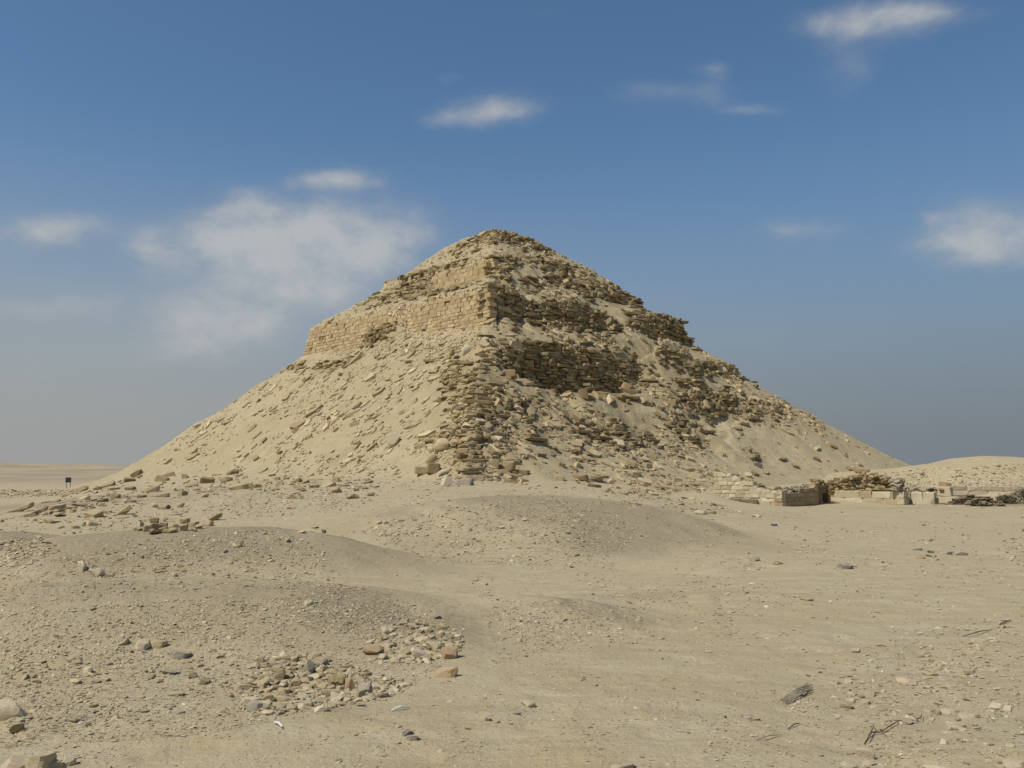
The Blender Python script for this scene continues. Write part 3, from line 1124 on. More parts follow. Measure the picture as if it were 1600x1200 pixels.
pp = np.r_[poly_pts(RIGHT, 21000), poly_pts([(1080, 535), (1160, 585), (1260, 640), (1370, 702), (1425, 732), (1330, 715), (1180, 640), (1070, 570)], 1500)]
BARE = [(1320, 690, 75, 38), (1230, 710, 60, 26), (955, 625, 55, 14), (1060, 568, 45, 20), (835, 425, 40, 14), (860, 735, 70, 14), (915, 520, 22, 9), (880, 560, 30, 10), (1000, 660, 20, 10), (1110, 600, 30, 14)]
dn = .40 + 1.25 * fbm(pp[:, 0], pp[:, 1], 46, 3, 93) + .6 * fbm(pp[:, 0], pp[:, 1], 11, 2, 94)
for (bx, by, sx, sy) in BARE:
    dn -= 1.0 * np.exp(-((pp[:, 0] - bx) / sx) ** 2 - ((pp[:, 1] - by) / sy) ** 2)
keepm = rng.random(len(pp)) < np.clip(dn, .05, 1)
P, _ = cast_many(pp[keepm])
size = np.clip(rng.lognormal(-1.55, .70, len(P)), .08, 1.05)
Q, R, S = lay(P, size, .5, None, bias=math.radians(-25), tilt=.28, lift=.2)
vis = S[:, 0] * S[:, 1] / (Q[:, 1] ** 2)
order = np.argsort(-vis)
for i in order[:90]:
    x_, y_ = photo_px(Q[i])
    side = "near the corner edge" if x_ < 880 else "in the middle" if x_ < 1060 else "toward the right skyline"
    hgt = "on an upper ledge" if Q[i][2] > 20 else "among the broken courses" if Q[i][2] > 9 else "near the foot"
    lb = "tumbled " + ("broad " if S[i][0] * S[i][1] > 1.6 else "") + "stone " + hgt + " of the rough face " + side
    single("tumbled_stone", T_SLAB, Q[i], R[i], S[i], M_SLAB_O, None, label=lb, category="flat stone", group=lb.replace("stone", "stones", 1))
r_ = order[90:]
k = len(r_) // 2
merged("face_rubble", T_SLAB, Q[r_[:k]], R[r_[:k]], S[r_[:k]], M_SLAB, pyramid, kind='stuff')
merged("face_stones", T_ROCK, Q[r_[k:]], R[r_[k:]], S[r_[k:]], M_CORE, pyramid, kind='stuff')
print("face stones", len(Q))


# ------------------------------------------------------------------ single stones set where the photograph shows them
def put(name, px, py, wpx, hpx, tpls, mat, label, cat, yaw=0.0, tilt=0.0, roll=0.0, depth=1.0, sink=.18, group=None, dkeep=None):
    """a stone whose seen width and height are wpx, hpx; (px, py) is where its base meets the ground"""
    p = cast(px, py)
    if p is None:
        return None
    d = (p - EYEV).length
    w, h = wpx / F * d, hpx / F * d
    e = Matrix.Rotation(yaw, 3, 'Z') @ Matrix.Rotation(tilt, 3, 'Y') @ Matrix.Rotation(roll, 3, 'X')
    pos = np.array([p.x, p.y + w * depth * .35, 0])
    pos[2] = Hall(pos[0], pos[1])[0] + h * (.5 - sink)
    o = single(name, tpls, pos, np.array(e), (w, w * depth, h), mat, None, label=label, category=cat)
    if group:
        o['group'] = group
    return o


# blocks scattered on the sand at the left foot of the pyramid
FOOT = [(22, 800, 46, 8, -.5), (45, 806, 40, 7, -.5), (70, 786, 18, 8, .2), (84, 797, 22, 10, -.3), (74, 818, 24, 11, .1), (130, 782, 16, 10, -.3),
        (127, 768, 17, 9, -.6), (101, 776, 12, 7, -.4), (145, 809, 26, 17, .1), (142, 822, 18, 12, .3), (187, 804, 30, 10, -.6), (167, 761, 22, 9, -.1),
        (178, 779, 14, 14, .2), (201, 753, 18, 10, .0), (212, 745, 16, 10, -.5), (204, 765, 22, 9, .1), (236, 769, 24, 11, -.2), (262, 745, 22, 9, -.4),
        (252, 752, 22, 12, .3), (282, 775, 22, 14, -.1), (318, 777, 18, 10, -.5), (240, 793, 12, 13, .3), (256, 796, 24, 13, -.2), (279, 793, 20, 11, -.5),
        (300, 760, 24, 14, .0), (322, 755, 22, 14, .2), (340, 762, 16, 9, .0), (364, 741, 28, 12, -.5), (372, 765, 28, 14, .0), (352, 752, 18, 9, -.2),
        (428, 766, 18, 8, .1), (436, 758, 14, 10, .1), (465, 755, 24, 11, -.5), (490, 762, 16, 9, .1), (474, 768, 12, 6, .0), (525, 753, 20, 16, -.4),
        (526, 770, 24, 14, .2), (552, 779, 26, 12, -.1), (578, 775, 18, 9, -.3), (420, 756, 10, 6, 0), (288, 748, 18, 12, .2), (400, 762, 16, 8, .1)]
gl = "ochre stone block scattered on sand at the pyramid's left foot"
def foot_label(x, y, w, h, ti):
    zone = ("by the far plain's edge at the left" if x < 110 and y < 800 else "on the sand near the left picture edge" if x < 110 else "left of the small squared block pile" if x < 215 and y > 785 else
            "low on the pyramid's left skyline slope" if x < 230 else "on sand right above the small squared block pile" if y > 772 and x < 330 else "in the stone row at the foot of the sunlit slope" if x < 450 else "at the foot of the sunlit slope left of its corner")
    shape = "thin long tilted" if w > 2.6 * h and abs(ti) > .25 else "flat" if w > 2.2 * h else "small tilted" if abs(ti) > .25 and w < 20 else "tilted" if abs(ti) > .25 else "small" if w < 17 else "squarish"
    return shape + " stone block " + zone


from collections import Counter
flab = Counter(foot_label(*f) for f in FOOT)
for (x, y, w, h, ti) in FOOT:
    lb = foot_label(x, y, w, h, ti)
    put("stone_block", x, y, w * .80, h * .78, T_RBLOCK if random.random() < .5 else T_HBLOCK, M_CORE_O if random.random() < .5 else M_SLAB_O, lb, "stone block", yaw=random.uniform(-.8, .8), tilt=ti * .9 + random.uniform(-.15, .1),
        roll=random.uniform(-.35, .35), depth=random.uniform(.5, 1.0), sink=.32, group=lb.replace("stone block", "stone blocks") if flab[lb] > 1 else None)
# the small pile of squared blocks
PILE = [(216, 829, 12, 17, "upright squared block at the left end of the small ruined block pile"), (219, 831, 16, 6, None), (239, 819, 18, 11, "dark block on top of the small ruined block pile"),
        (229, 829, 13, 10, None), (245, 826, 26, 8, None), (260, 816, 10, 6, None), (238, 835, 18, 9, None), (253, 832, 12, 8, None), (268, 831, 20, 9, None),
        (271, 824, 14, 7, None), (287, 831, 13, 10, None), (288, 820, 12, 10, None), (304, 821, 14, 8, None), (312, 827, 16, 8, None), (323, 823, 18, 8, "flat dark block at the right end of the small ruined block pile"),
        (336, 811, 26, 9, "long slab propped up at the right end of the small ruined block pile"), (300, 828, 12, 6, None), (260, 835, 10, 6, None)]
for (x, y, w, h, lb) in PILE:
    pl_ = ("wide " if w >= 14 else "small ") + "brown squared block in the " + ("front row" if y >= 829 else "back row") + " of the small ruined pile"
    put("stone_block", x + random.uniform(-3, 3), y + random.uniform(-2, 3), w * random.uniform(.75, 1.0), h * random.uniform(.7, 1.0), T_HBLOCK if random.random() < .5 else T_RBLOCK, M_CORE_O if random.random() < .7 else M_SLAB_O, lb or pl_, "stone block", yaw=random.uniform(-.7, .7), roll=random.uniform(-.2, .2), tilt=(-.55 if lb and 'propped' in lb else random.uniform(-.28, .2)),
        depth=.8, sink=.05, group=None if lb else pl_.replace("block", "blocks"))

# blocks at the near corner foot of the pyramid
CORNER = [(612, 700, 26, 26, T_HBLOCK, M_PALE_O, "large rounded pale slab leaning on the sunlit slope", -.5), (688, 708, 28, 22, T_HBLOCK, M_SLAB_O, "pale angular slab near the corner column of the pyramid", -.3),
          (672, 724, 20, 16, T_HBLOCK, M_SLAB_O, "pointed pale slab below the angular one near the pyramid corner", -.6), (660, 742, 22, 12, T_RBLOCK, M_SLAB_O, "low pale block at the left end of the corner rubble", .1),
          (677, 740, 20, 17, T_RBLOCK, M_CORE_O, "ochre pentagon shaped block in the corner rubble", .1), (692, 742, 22, 9, T_HBLOCK, M_PALE_O, "thin white slab among the corner rubble blocks", -.2),
          (697, 760, 18, 20, T_HBLOCK, M_PALE_O, "pale split fan shaped stone at the foot of the corner", .2), (727, 758, 26, 12, T_RBLOCK, M_GREY_O, "grey brown block at the very foot of the pyramid corner", .0),
          (795, 736, 18, 15, T_RBLOCK, M_CORE_O, "small cubic block on sand right of the corner column", .1), (818, 742, 16, 8, T_RBLOCK, M_SLAB_O, "small pale block right of the corner on bare sand", .1),
          (911, 624, 16, 20, T_HERO, M_ORANGE_O, "orange pointed stone standing on the sand shelf of the rough face", -.2), (980, 612, 28, 16, T_HERO, M_ORANGE_O, "large rounded ochre boulder at the right end of the shadowed wall", .0),
          (1004, 632, 22, 10, T_HERO, M_SLAB_O, "pale rounded stone below the ochre boulder of the rough face", .0), (796, 590, 20, 12, T_RBLOCK, M_ORANGE_O, "orange squared stone in the shadowed wall left part", .0),
          (826, 592, 14, 14, T_RBLOCK, M_ORANGE_O, "upright orange stone in the shadowed wall middle part", .0), (728, 553, 20, 16, T_HBLOCK, M_PALE_O, "pale round slab standing at the edge of the dressed wall", -.3),
          (764, 556, 26, 10, T_HBLOCK, M_SLAB_O, "broad pale slab lying on the corner above the shadowed wall", .0), (845, 446, 18, 9, T_HERO, M_PALE_O, "bright rounded stone on the upper sand ledge", .1),
          (930, 752, 26, 8, T_RBLOCK, M_CORE_O, "long brown stone at the foot of the rough face", .0), (905, 750, 26, 9, T_RBLOCK, M_SLAB_O, "long pale stone at the foot of the rough face", .0),
          (955, 756, 14, 9, T_HERO, M_SLAB_O, "round stone at the foot of the rough face", .0), (1185, 730, 12, 6, T_RBLOCK, M_DARKST_O, "lone dark block on bare sand above the temple wall", .3),
          (1226, 616, 12, 7, T_HBLOCK, M_ORANGE_O, "reddish slab jutting from the pyramid's right skyline", -.5)]
for (x, y, w, h, tp, mt, lb, ti) in CORNER:
    put("fallen_stone", x, y, w, h, tp, mt, lb, "stone", yaw=random.uniform(-.4, .4), tilt=ti, depth=.6, sink=.18)

# stones on the open ground
OPEN = [(5, 1124, 56, 34, T_SMOOTH, M_PALE_O, "big smooth pale boulder cut by the picture's left edge", "boulder", .5, .1),
        (50, 1208, 42, 38, T_HERO, M_PALE_O, "knobbly pale boulder at the bottom left corner", "boulder", .8, -.1),
        (20, 1208, 40, 18, T_HERO, M_PALE_O, "low pale stone left of the knobbly boulder", "stone", .8, .0),
        (78, 1204, 28, 20, T_HERO, M_GREY_O, "grey stone right of the knobbly boulder", "stone", .8, .2),
        (104, 1196, 18, 18, T_HERO, M_PALE_O, "small pale stone beside the knobbly boulder", "stone", .8, .2),
        (20, 1148, 22, 16, T_HERO, M_CORE_O, "brown stone below the big smooth boulder", "stone", .8, -.4),
        (702, 1030, 30, 26, T_HERO, M_ORANGE_O, "orange brown boulder at the right tip of the gravel mound", "boulder", .9, .0),
        (697, 1059, 38, 22, T_HERO, M_ORANGE_O, "lower orange brown boulder with a pointed right end", "boulder", .8, -.25),
        (579, 1024, 38, 20, T_HERO, M_ORANGE_O, "reddish flat stone half buried in the gravel mound", "stone", .8, .25),
        (654, 1028, 26, 22, T_HERO, M_PALE_O, "cream wedge shaped block between the mound rubble stones", "stone", .7, .5),
        (676, 1016, 26, 18, T_HERO, M_PALE_O, "pale rounded stone left of the orange boulder", "stone", .8, .1),
        (601, 990, 18, 14, T_HERO, M_PALE_O, "light egg shaped stone on the mound above the reddish stone", "stone", .8, .1),
        (596, 1031, 15, 12, T_HERO, M_PALE_O, "small pale stone right of the reddish flat stone", "stone", .8, .1),
        (480, 946, 15, 9, T_HERO, M_PALE_O, "small pale stone alone high on the front mound", "stone", .8, .0),
        (683, 967, 12, 8, T_HERO, M_DARKST_O, "dark stone on the right shoulder of the front mound", "stone", .8, .3),
        (220, 1016, 25, 16, T_HERO, M_PALE_O, "pale overhanging stone on the left part of the front mound", "stone", .8, -.3),
        (244, 1012, 26, 12, T_HERO, M_SLAB_O, "tan stone touching the overhanging pale stone", "stone", .8, .0),
        (275, 1030, 30, 18, T_HERO, M_GREY_O, "cracked greenish grey stone on the front mound", "stone", .8, .2),
        (264, 1054, 22, 10, T_HERO, M_DARKST_O, "dark flat stone below the cracked grey stone", "stone", .8, .2),
        (136, 1052, 13, 14, T_HERO, M_PALE_O, "white upright chip on the left of the front mound", "stone", .8, .1),
        (116, 1070, 16, 12, T_HERO, M_SLAB_O, "rounded tan stone left below the white upright chip", "stone", .8, .1),
        (318, 1070, 18, 11, T_HERO, M_SLAB_O, "tan stone right of the rubble's dark flat stone", "stone", .8, .0),
        (276, 1088, 24, 12, T_HERO, M_ORANGE_O, "rusty brown stone in the lower gravel of the mound", "stone", .8, .0),
        (436, 1064, 18, 26, T_HBLOCK, M_SLAB_O, "upright pale pillar like stone in the rubble patch", "stone", .7, .15),
        (396, 1110, 22, 22, T_HERO, M_GREY_O, "dark grey tan stone at the lower left of the rubble patch", "stone", .8, .2),
        (463, 1072, 22, 17, T_HERO, M_SLAB_O, "tilted pale slab right of the pillar like stone", "stone", .8, .3),
        (480, 1052, 20, 22, T_HERO, M_GREY_O, "brown grey angular stone at the top of the rubble patch", "stone", .8, .3),
        (500, 1042, 18, 16, T_HERO, M_GREY_O, "greenish stone beside the brown angular stone", "stone", .8, .1),
        (524, 1072, 30, 22, T_HERO, M_CORE_O, "dark brown cluster stone in the middle of the rubble patch", "stone", .8, .0),
        (547, 1082, 18, 32, T_HBLOCK, M_ORANGE_O, "tall narrow stone with a yellow base in the rubble patch", "stone", .6, .1),
        (535, 1094, 14, 18, T_HERO, M_PALE_O, "white stone left of the tall narrow stone", "stone", .8, .0),
        (568, 1082, 28, 20, T_HERO, M_GREY_O, "dark wedge stone right of the tall narrow stone", "stone", .8, -.3),
        (591, 1078, 18, 14, T_HERO, M_PALE_O, "bright flat stone at the right end of the rubble patch", "stone", .8, .2),
        (594, 1090, 20, 10, T_HERO, M_SLAB_O, "low tan stone under the bright flat stone", "stone", .8, .0),
        (500, 1112, 24, 12, T_HERO, M_PALE_O, "pale triangular slab at the bottom of the rubble patch", "stone", .8, -.2),
        (440, 1084, 20, 14, T_HERO, M_SLAB_O, "curved tan slab in the lower rubble patch", "stone", .8, .1),
        (418, 1096, 24, 16, T_HERO, M_SLAB_O, "tan angular stone near the left end of the rubble patch", "stone", .8, -.1),
        (566, 1104, 12, 9, T_HERO, M_DARKST_O, "small dark cluster stone on sand below the rubble patch", "stone", .8, .1),
        (126, 892, 17, 17, T_HBLOCK, M_PALE_O, "pale squared stone standing on the grey mound", "stone", .8, .2),
        (146, 901, 22, 15, T_HERO, M_PALE_O, "white grey stone lying beside the pale squared stone", "stone", .8, .1),
        (269, 901, 12, 9, T_HERO, M_PALE_O, "white stone with dark shadow on the grey mound", "stone", .8, .1),
        (469, 833, 14, 5, T_HERO, M_PALE_O, "thin pale stone in the gap between the low mounds", "stone", .8, .0),
        (505, 833, 8, 9, T_HERO, M_DARKST_O, "small dark upright stone in the gap between the mounds", "stone", .8, .0),
        (492, 826, 14, 6, T_HERO, M_SLAB_O, "flat tan stone behind the small dark upright stone", "stone", .8, .0),
        (636, 1150, 16, 12, T_HERO, M_DARKST_O, "dark crumbly lump on sand below the orange boulders", "stone", .8, .1),
        (642, 1158, 18, 12, T_HERO, M_GREY_O, "grey lump touching the dark crumbly lump", "stone", .8, .1),
        (824, 1104, 24, 12, T_HERO, M_PALE_O, "flat pale stone alone on the smooth sand", "stone", .8, .0),
        (808, 1117, 12, 6, T_HERO, M_DARKST_O, "small black stone beside the flat pale stone", "stone", .8, .0),
        (762, 1127, 10, 6, T_HERO, M_DARKST_O, "black pebble left of the smooth sand's pale stone", "stone", .8, .0),
        (811, 1003, 9, 8, T_HERO, M_PALE_O, "white pebble on the tiny central mound", "stone", .8, .0),
        (982, 1204, 20, 15, T_HERO, M_GREY_O, "brown round stone at the bottom edge centre", "stone", .8, .0),
        (965, 1206, 18, 10, T_HERO, M_PALE_O, "pale low stone at the bottom edge beside the brown one", "stone", .8, .0),
        (1182, 877, 15, 10, T_HERO, M_GREY_O, "lone grey stone in the middle of the flat sand", "stone", .9, .0),
        (1218, 882, 14, 6, T_HERO, M_SLAB_O, "low tan stone right of the lone grey stone", "stone", .9, .0),
        (1324, 889, 26, 8, T_HERO, M_DARKST_O, "long dark flat stone on the right sand", "stone", .8, -.2),
        (1437, 860, 14, 9, T_HERO, M_GREY_O, "grey stone at the left of the far right stone group", "stone", .9, .0),
        (1455, 864, 9, 6, T_HERO, M_DARKST_O, "small slate dark stone in the far right stone group", "stone", .9, .0),
        (1442, 873, 13, 6, T_HERO, M_ORANGE_O, "orange stone in the far right stone group", "stone", .9, .0),
        (1456, 870, 14, 6, T_HERO, M_GREY_O, "grey flat stone in front of the far right stone group", "stone", .9, .0),
        (1488, 867, 12, 8, T_HERO, M_DARKST_O, "darker of two touching stones on the right sand", "stone", .9, .0),
        (1502, 868, 20, 9, T_HERO, M_GREY_O, "long grey stone touching a darker one on the right sand", "stone", .9, .0),
        (1100, 804, 24, 9, T_HBLOCK, M_TEMPLE_O, "pale oblong dressed block lying in front of the temple wall", "stone block", .5, .15),
        (1114, 803, 12, 7, T_HERO, M_CORE_O, "brown stone right of the pale oblong block", "stone", .8, .0),
        (1182, 808, 15, 7, T_HERO, M_PALE_O, "low white stone on sand below the temple corner", "stone", .8, .0),
        (1244, 934, 10, 6, T_HERO, M_PALE_O, "white pebble left of the brown flat stone", "stone", .8, .0),
        (1261, 938, 20, 4, T_HERO, M_ORANGE_O, "brown thin flat stone on the right sand", "stone", .6, -.1),
        (1337, 1020, 16, 11, T_HERO, M_PALE_O, "cream oblong chip tilted on the right sand", "stone", .6, .4),
        (1307, 1069, 12, 7, T_HERO, M_DARKST_O, "grey brown pebble right of the driftwood bundle", "stone", .8, .0),
        (1454, 1055, 20, 6, T_HERO, M_ORANGE_O, "rust coloured stone on the chip strewn right ground", "stone", .8, .1),
        (1420, 1068, 28, 10, T_HERO, M_PALE_O, "white wide flake on the chip strewn right ground", "stone", .6, .1),
        (1518, 1123, 30, 10, T_HERO, M_PALE_O, "broad pale flake at the right below the white wide flake", "stone", .6, .0),
        (1494, 1136, 24, 10, T_HERO, M_PALE_O, "white flake left below the broad pale flake", "stone", .6, .1),
        (1566, 1106, 28, 8, T_HERO, M_PALE_O, "grey white flake near the right picture edge", "stone", .6, .0),
        (1355, 1184, 26, 18, T_HBLOCK, M_PALE_O, "white peaked stone under the dark twig", "stone", .6, .1),
        (1362, 1196, 20, 8, T_HERO, M_PALE_O, "flat white stone below the white peaked stone", "stone", .6, .0),
        (1330, 1200, 24, 8, T_HERO, M_PALE_O, "flat cream stone left of the white peaked stone", "stone", .6, .0),
        (1478, 1163, 12, 9, T_HERO, M_PALE_O, "small pale pebble right of the white peaked stone", "stone", .8, .0),
        (1590, 1200, 30, 14, T_HERO, M_PALE_O, "large pale flake in the bottom right corner", "stone", .7, .0),
        (1464, 1204, 40, 8, T_HERO, M_PALE_O, "long pale flat stone at the bottom edge right", "stone", .5, .0),
        (1168, 1126, 12, 8, T_HERO, M_GREY_O, "left one of two small stones below the driftwood bundle", "stone", .8, .0),
        (1184, 1126, 10, 8, T_HERO, M_SLAB_O, "right one of two small stones below the driftwood bundle", "stone", .8, .0)]
for (x, y, w, h, tp, mt, lb, ct, dp, ti) in OPEN:
    put("boulder" if ct == "boulder" else ("stone_block" if ct == "stone block" else "stone"), x, y, w, h, tp, mt, lb, ct, yaw=random.uniform(-.6, .6), tilt=ti, depth=dp, sink=.34)


# ------------------------------------------------------------------ gravel and rubble on the ground
def ground_pts(poly, n, nse=None, k=1.4, seed=60, scale=40):
    pp = poly_pts(poly, n)
    if nse is not None:
        dn = fbm(pp[:, 0], pp[:, 1] * 2.0, scale, 3, seed)
        pp = pp[rng.random(len(pp)) < np.clip(nse + dn * k, .03, 1)]
    return cast_many(pp)[0]


def scatter_ground(P, spx, lo, hi, flat, sigma=.5):
    """sizes given in photo pixels at the stone's own distance, so near ones are small in metres"""
    d = np.linalg.norm(P - np.array([0, 0, EYE]), axis=1)
    s = np.clip(spx * rng.lognormal(0, sigma, len(P)), lo, hi) / F * d
    return s


def lay_ground(P, s, flat, tilt=.3):
    n = normals(P[:, 0], P[:, 1], .05)
    N = len(P)
    a = rng.uniform(0, 2 * math.pi, N)
    tv = np.stack([np.cos(a), np.sin(a), np.zeros(N)], 1)
    R = jitter_rot(frames(n, tv), tilt)
    S = np.stack([s * rng.uniform(1.0, 1.7, N), s * rng.uniform(.7, 1.05, N), s * flat * rng.uniform(.6, 1.35, N)], 1)
    return P + n * (S[:, 2] * .22)[:, None], R, S


RUB = []
RUB.append((ground_pts([(385, 1035), (480, 1020), (560, 1045), (640, 1070), (600, 1095), (500, 1110), (400, 1120), (370, 1080)], 680), 8.0, "grey and tan rubble stone in the heap below the front mound"))
RUB.append((ground_pts([(575, 1005), (640, 965), (722, 985), (720, 1020), (650, 1040), (585, 1035)], 200), 7.5, "pale rubble stone beside the orange boulders"))
RUB.append((ground_pts([(0, 1020), (120, 985), (330, 980), (420, 1040), (430, 1110), (280, 1130), (0, 1140)], 700, .4, 1.5, 61), 5.5, "small stone strewn over the left part of the front mound"))
RUB.append((ground_pts([(1250, 1080), (1400, 1030), (1600, 980), (1600, 1200), (1400, 1200)], 520, .4, 1.2, 62), 7.5, "pale chip strewn over the ground at the lower right"))
RUB.append((ground_pts([(560, 820), (760, 790), (960, 800), (900, 890), (680, 880)], 160), 4.0, "small stone on the grey central mound"))
RUB.append((ground_pts([(180, 850), (420, 830), (520, 880), (420, 920), (120, 930), (60, 900)], 160), 4.5, "small stone on the grey mound at the left"))
allr = []
for gi, (P, spx, lb) in enumerate(RUB):
    s = scatter_ground(P, spx, spx * .35, spx * 2.2, .6, .45)
    Q, R, S = lay_ground(P, s, .58 if gi != 3 else .3)
    d = np.linalg.norm(Q - np.array([0, 0, EYE]), axis=1)
    for i in range(len(Q)):
        allr.append((S[i, 0] * S[i, 1] / d[i] ** 2, Q[i], R[i], S[i], lb, gi))
allr.sort(key=lambda r: -r[0])
for (v, q, R, s, lb, gi) in allr[:215]:
    pale = random.random() < (.85 if gi == 3 else .3)
    x_, y_ = photo_px(q)
    x0_, x1_ = ((370, 640), (575, 720), (0, 430), (1250, 1600), (560, 960), (60, 520))[gi]
    third = ("left part", "middle", "right part")[min(2, max(0, int(3 * (x_ - x0_) / (x1_ - x0_))))]
    what = ("cream " if pale else "tan ") + ("block like " if v > 3.2e-4 else "small " if v < 1.1e-4 else "") + ("chip" if gi == 3 else "rubble stone")
    where = ("heap below front mound", "scatter beside orange boulders", "scatter on front mound", "lower right ground", "grey central mound", "grey left mound")[gi]
    lb = what + " in the " + third + " of the " + where
    single("rubble_stone", T_ROCK if gi != 3 else T_SLAB, q, R, s, M_PALE_O if pale else M_LOOSE_O, None, label=lb, category="stone", group=lb.replace("chip in", "chips in").replace("stone in", "stones in"))
rr_ = allr[215:]
merged("ground_rubble", T_ROCK, np.array([r[1] for r in rr_]), np.array([r[2] for r in rr_]), np.array([r[3] for r in rr_]), M_LOOSE, kind='stuff', label="small rubble stones lying over the mounds", category="rubble")

# gravel: everywhere, thicker on the mounds
GV = [([(0, 800), (1600, 790), (1600, 1200), (0, 1200)], 24000, 1.6, .45, 1.3, 63, 90),
      ([(0, 960), (360, 930), (620, 950), (740, 1010), (600, 1100), (300, 1150), (0, 1170)], 19000, 2.1, .75, 1.0, 64, 40),
      ([(560, 830), (700, 790), (880, 780), (1000, 820), (960, 890), (680, 880)], 6500, 1.8, .75, .8, 65, 40),
      ([(0, 890), (240, 840), (440, 825), (540, 880), (520, 915), (200, 930), (0, 960)], 6000, 1.8, .75, .8, 66, 40),
      ([(760, 960), (860, 935), (960, 970), (900, 1010), (770, 1040)], 1900, 2.0, .7, .8, 67, 40),
      ([(1100, 1120), (1350, 1010), (1600, 950), (1600, 1200), (1100, 1200)], 4600, 2.5, .5, 1.2, 68, 60),
      ([(0, 845), (60, 838), (95, 860), (40, 885), (0, 885)], 900, 2.4, .9, .3, 69, 40),
      ([(960, 770), (1060, 765), (1130, 790), (1160, 800), (1060, 800), (960, 790)], 500, 3.4, .7, .9, 70, 30),
      ([(0, 766), (60, 766), (120, 764), (130, 772), (60, 776), (0, 779)], 520, 2.0, .9, .3, 71, 40),
      ([(1380, 740), (1440, 732), (1600, 724), (1600, 770), (1420, 768)], 1500, 2.3, .5, .9, 72, 40),
      ([(0, 812), (200, 745), (340, 745), (600, 765), (560, 800), (300, 815), (120, 835), (0, 835)], 4200, 2.2, .5, 1.1, 74, 40),
      ([(0, 812), (200, 745), (340, 745), (600, 765), (400, 790), (200, 815), (60, 835), (0, 835)], 420, 5.0, .5, 1.2, 75, 40),
      ([(430, 905), (560, 915), (660, 950), (735, 1000), (640, 1010), (460, 985)], 4200, 2.0, .8, .6, 80, 40),
      ([(960, 880), (1600, 830), (1600, 1200), (700, 1200), (760, 1060)], 9000, 2.3, .22, 1.5, 76, 70),
      ([(720, 900), (1180, 880), (1250, 940), (1000, 1010), (760, 960)], 2600, 2.3, .25, 1.5, 77, 60),
      ([(1100, 820), (1600, 815), (1600, 900), (1100, 900)], 2200, 2.2, .25, 1.5, 78, 60),
      ([(0, 1080), (300, 1120), (520, 1130), (700, 1060), (760, 1200), (0, 1200)], 2600, 2.6, .3, 1.5, 79, 60),
      ([(500, 745), (760, 750), (1000, 770), (1100, 790), (700, 790), (300, 800), (150, 830)], 3200, 2.0, .5, .9, 73, 40)]
Ps, Ss, Kd = [], [], []
for (poly, n, spx, nse, kk, seed, scl) in GV:
    P = ground_pts(poly, n, nse, kk, seed, scl)
    Ps.append(P); Ss.append(scatter_ground(P, spx, .8, spx * 3.4, .6, .5))
    Kd.append(rng.random(len(P)) < (.75 if seed in (63, 68, 76, 77, 78, 79) else .3))
P = np.concatenate(Ps); s = np.concatenate(Ss); kd = np.concatenate(Kd)
Q, R, S = lay_ground(P, s, .5)
S[kd, 2] *= .75
merged("gravel", T_CHIP, Q[~kd], R[~kd], S[~kd], M_LOOSE, kind='stuff', label="brown and tan gravel strewn over the mounds and sand", category="gravel")
merged("stone_chips", T_CHIP, Q[kd], R[kd], S[kd], M_CHIPS, kind='stuff', label="pale limestone chips strewn over the open desert sand", category="gravel")
print("gravel", len(Q), "rubble", len(allr))

# ------------------------------------------------------------------ temple walls at the right
def wall_blocks(parent, p0, p1, z0, tops, ch, bw, thick, mat, tpls, name, jit=.004, gap=.02, rag=0.0, outj=.02):
    """courses of single blocks from p0 to p1 (plan); tops: height of the wall at fractions of its length"""
    p0 = np.array(p0, float); p1 = np.array(p1, float)
    L = np.linalg.norm(p1 - p0)
    t = np.array([*(p1 - p0) / L, 0.0])
    nrm = np.array([t[1], -t[0], 0.0])
    Rw = np.stack([t, np.cross(ZUP, t), ZUP], 1)
    z, cnt = z0, 0
    zmax = z0 + max(h for _, h in tops)
    while z < zmax:
        h = ch * random.uniform(.85, 1.15)
        s = -random.uniform(0, .5) * bw
        while s < L - .05:
            w = bw * random.uniform(.6, 1.5)
            a, b = max(s, 0), min(s + w, L)
            s += w
            if b - a < .12:
                continue
            top = z0 + np.interp((a + b) / 2 / L, [q for q, _ in tops], [q for _, q in tops]) + random.uniform(-rag, rag)
            if z + h * .6 > top:
                continue
            c = np.array([*(p0 + t[:2] * (a + b) / 2), z + h / 2]) - nrm * (thick / 2 + random.uniform(-outj, outj))
            R = jitter_rot(Rw[None], jit)[0]
            single(name, tpls, c, R, (b - a - gap, thick, h - gap), mat, parent)
            cnt += 1
        z += h
    return cnt


def wall_core(parent, p0, p1, z0, tops, thick, inset, mat, name="wall_fill"):
    """lumpy fill behind and between the blocks"""
    p0 = np.array(p0, float); p1 = np.array(p1, float)
    L = np.linalg.norm(p1 - p0)
    t = (p1 - p0) / L
    nrm = np.array([t[1], -t[0]])
    n = 26
    base = np.array(parent.location)
    V, Fq = [], []
    for i in range(n + 1):
        f = i / n
        f2 = .02 + .96 * f
        h = np.interp(f, [q for q, _ in tops], [q for _, q in tops]) - .12
        c = p0 + t * L * f2
        hh = max(.2, h + random.uniform(-.12, .06))
        for (o, zz) in ((-inset, -.5), (-inset, hh * .98), (-thick * .5, hh + random.uniform(-.05, .12)), (-thick + inset, hh * .98), (-thick + inset, -.5)):
            q = c + nrm * o
            V.append((q[0] - base[0], q[1] - base[1], z0 + zz - base[2]))
    for i in range(n):
        for k in range(4):
            a = i * 5 + k
            Fq.append((a, a + 1, a + 6, a + 5))
    me = bpy.data.meshes.new(name)
    m = n * 5
    me.from_pydata([tuple(map(float, v)) for v in V], [], Fq + [(4, 3, 2, 1), (1, 0, 4, 4)[:3], (m, m + 1, m + 2, m + 3), (m, m + 3, m + 4)])
    me.materials.append(mat)
    return link(name, me, parent=parent)


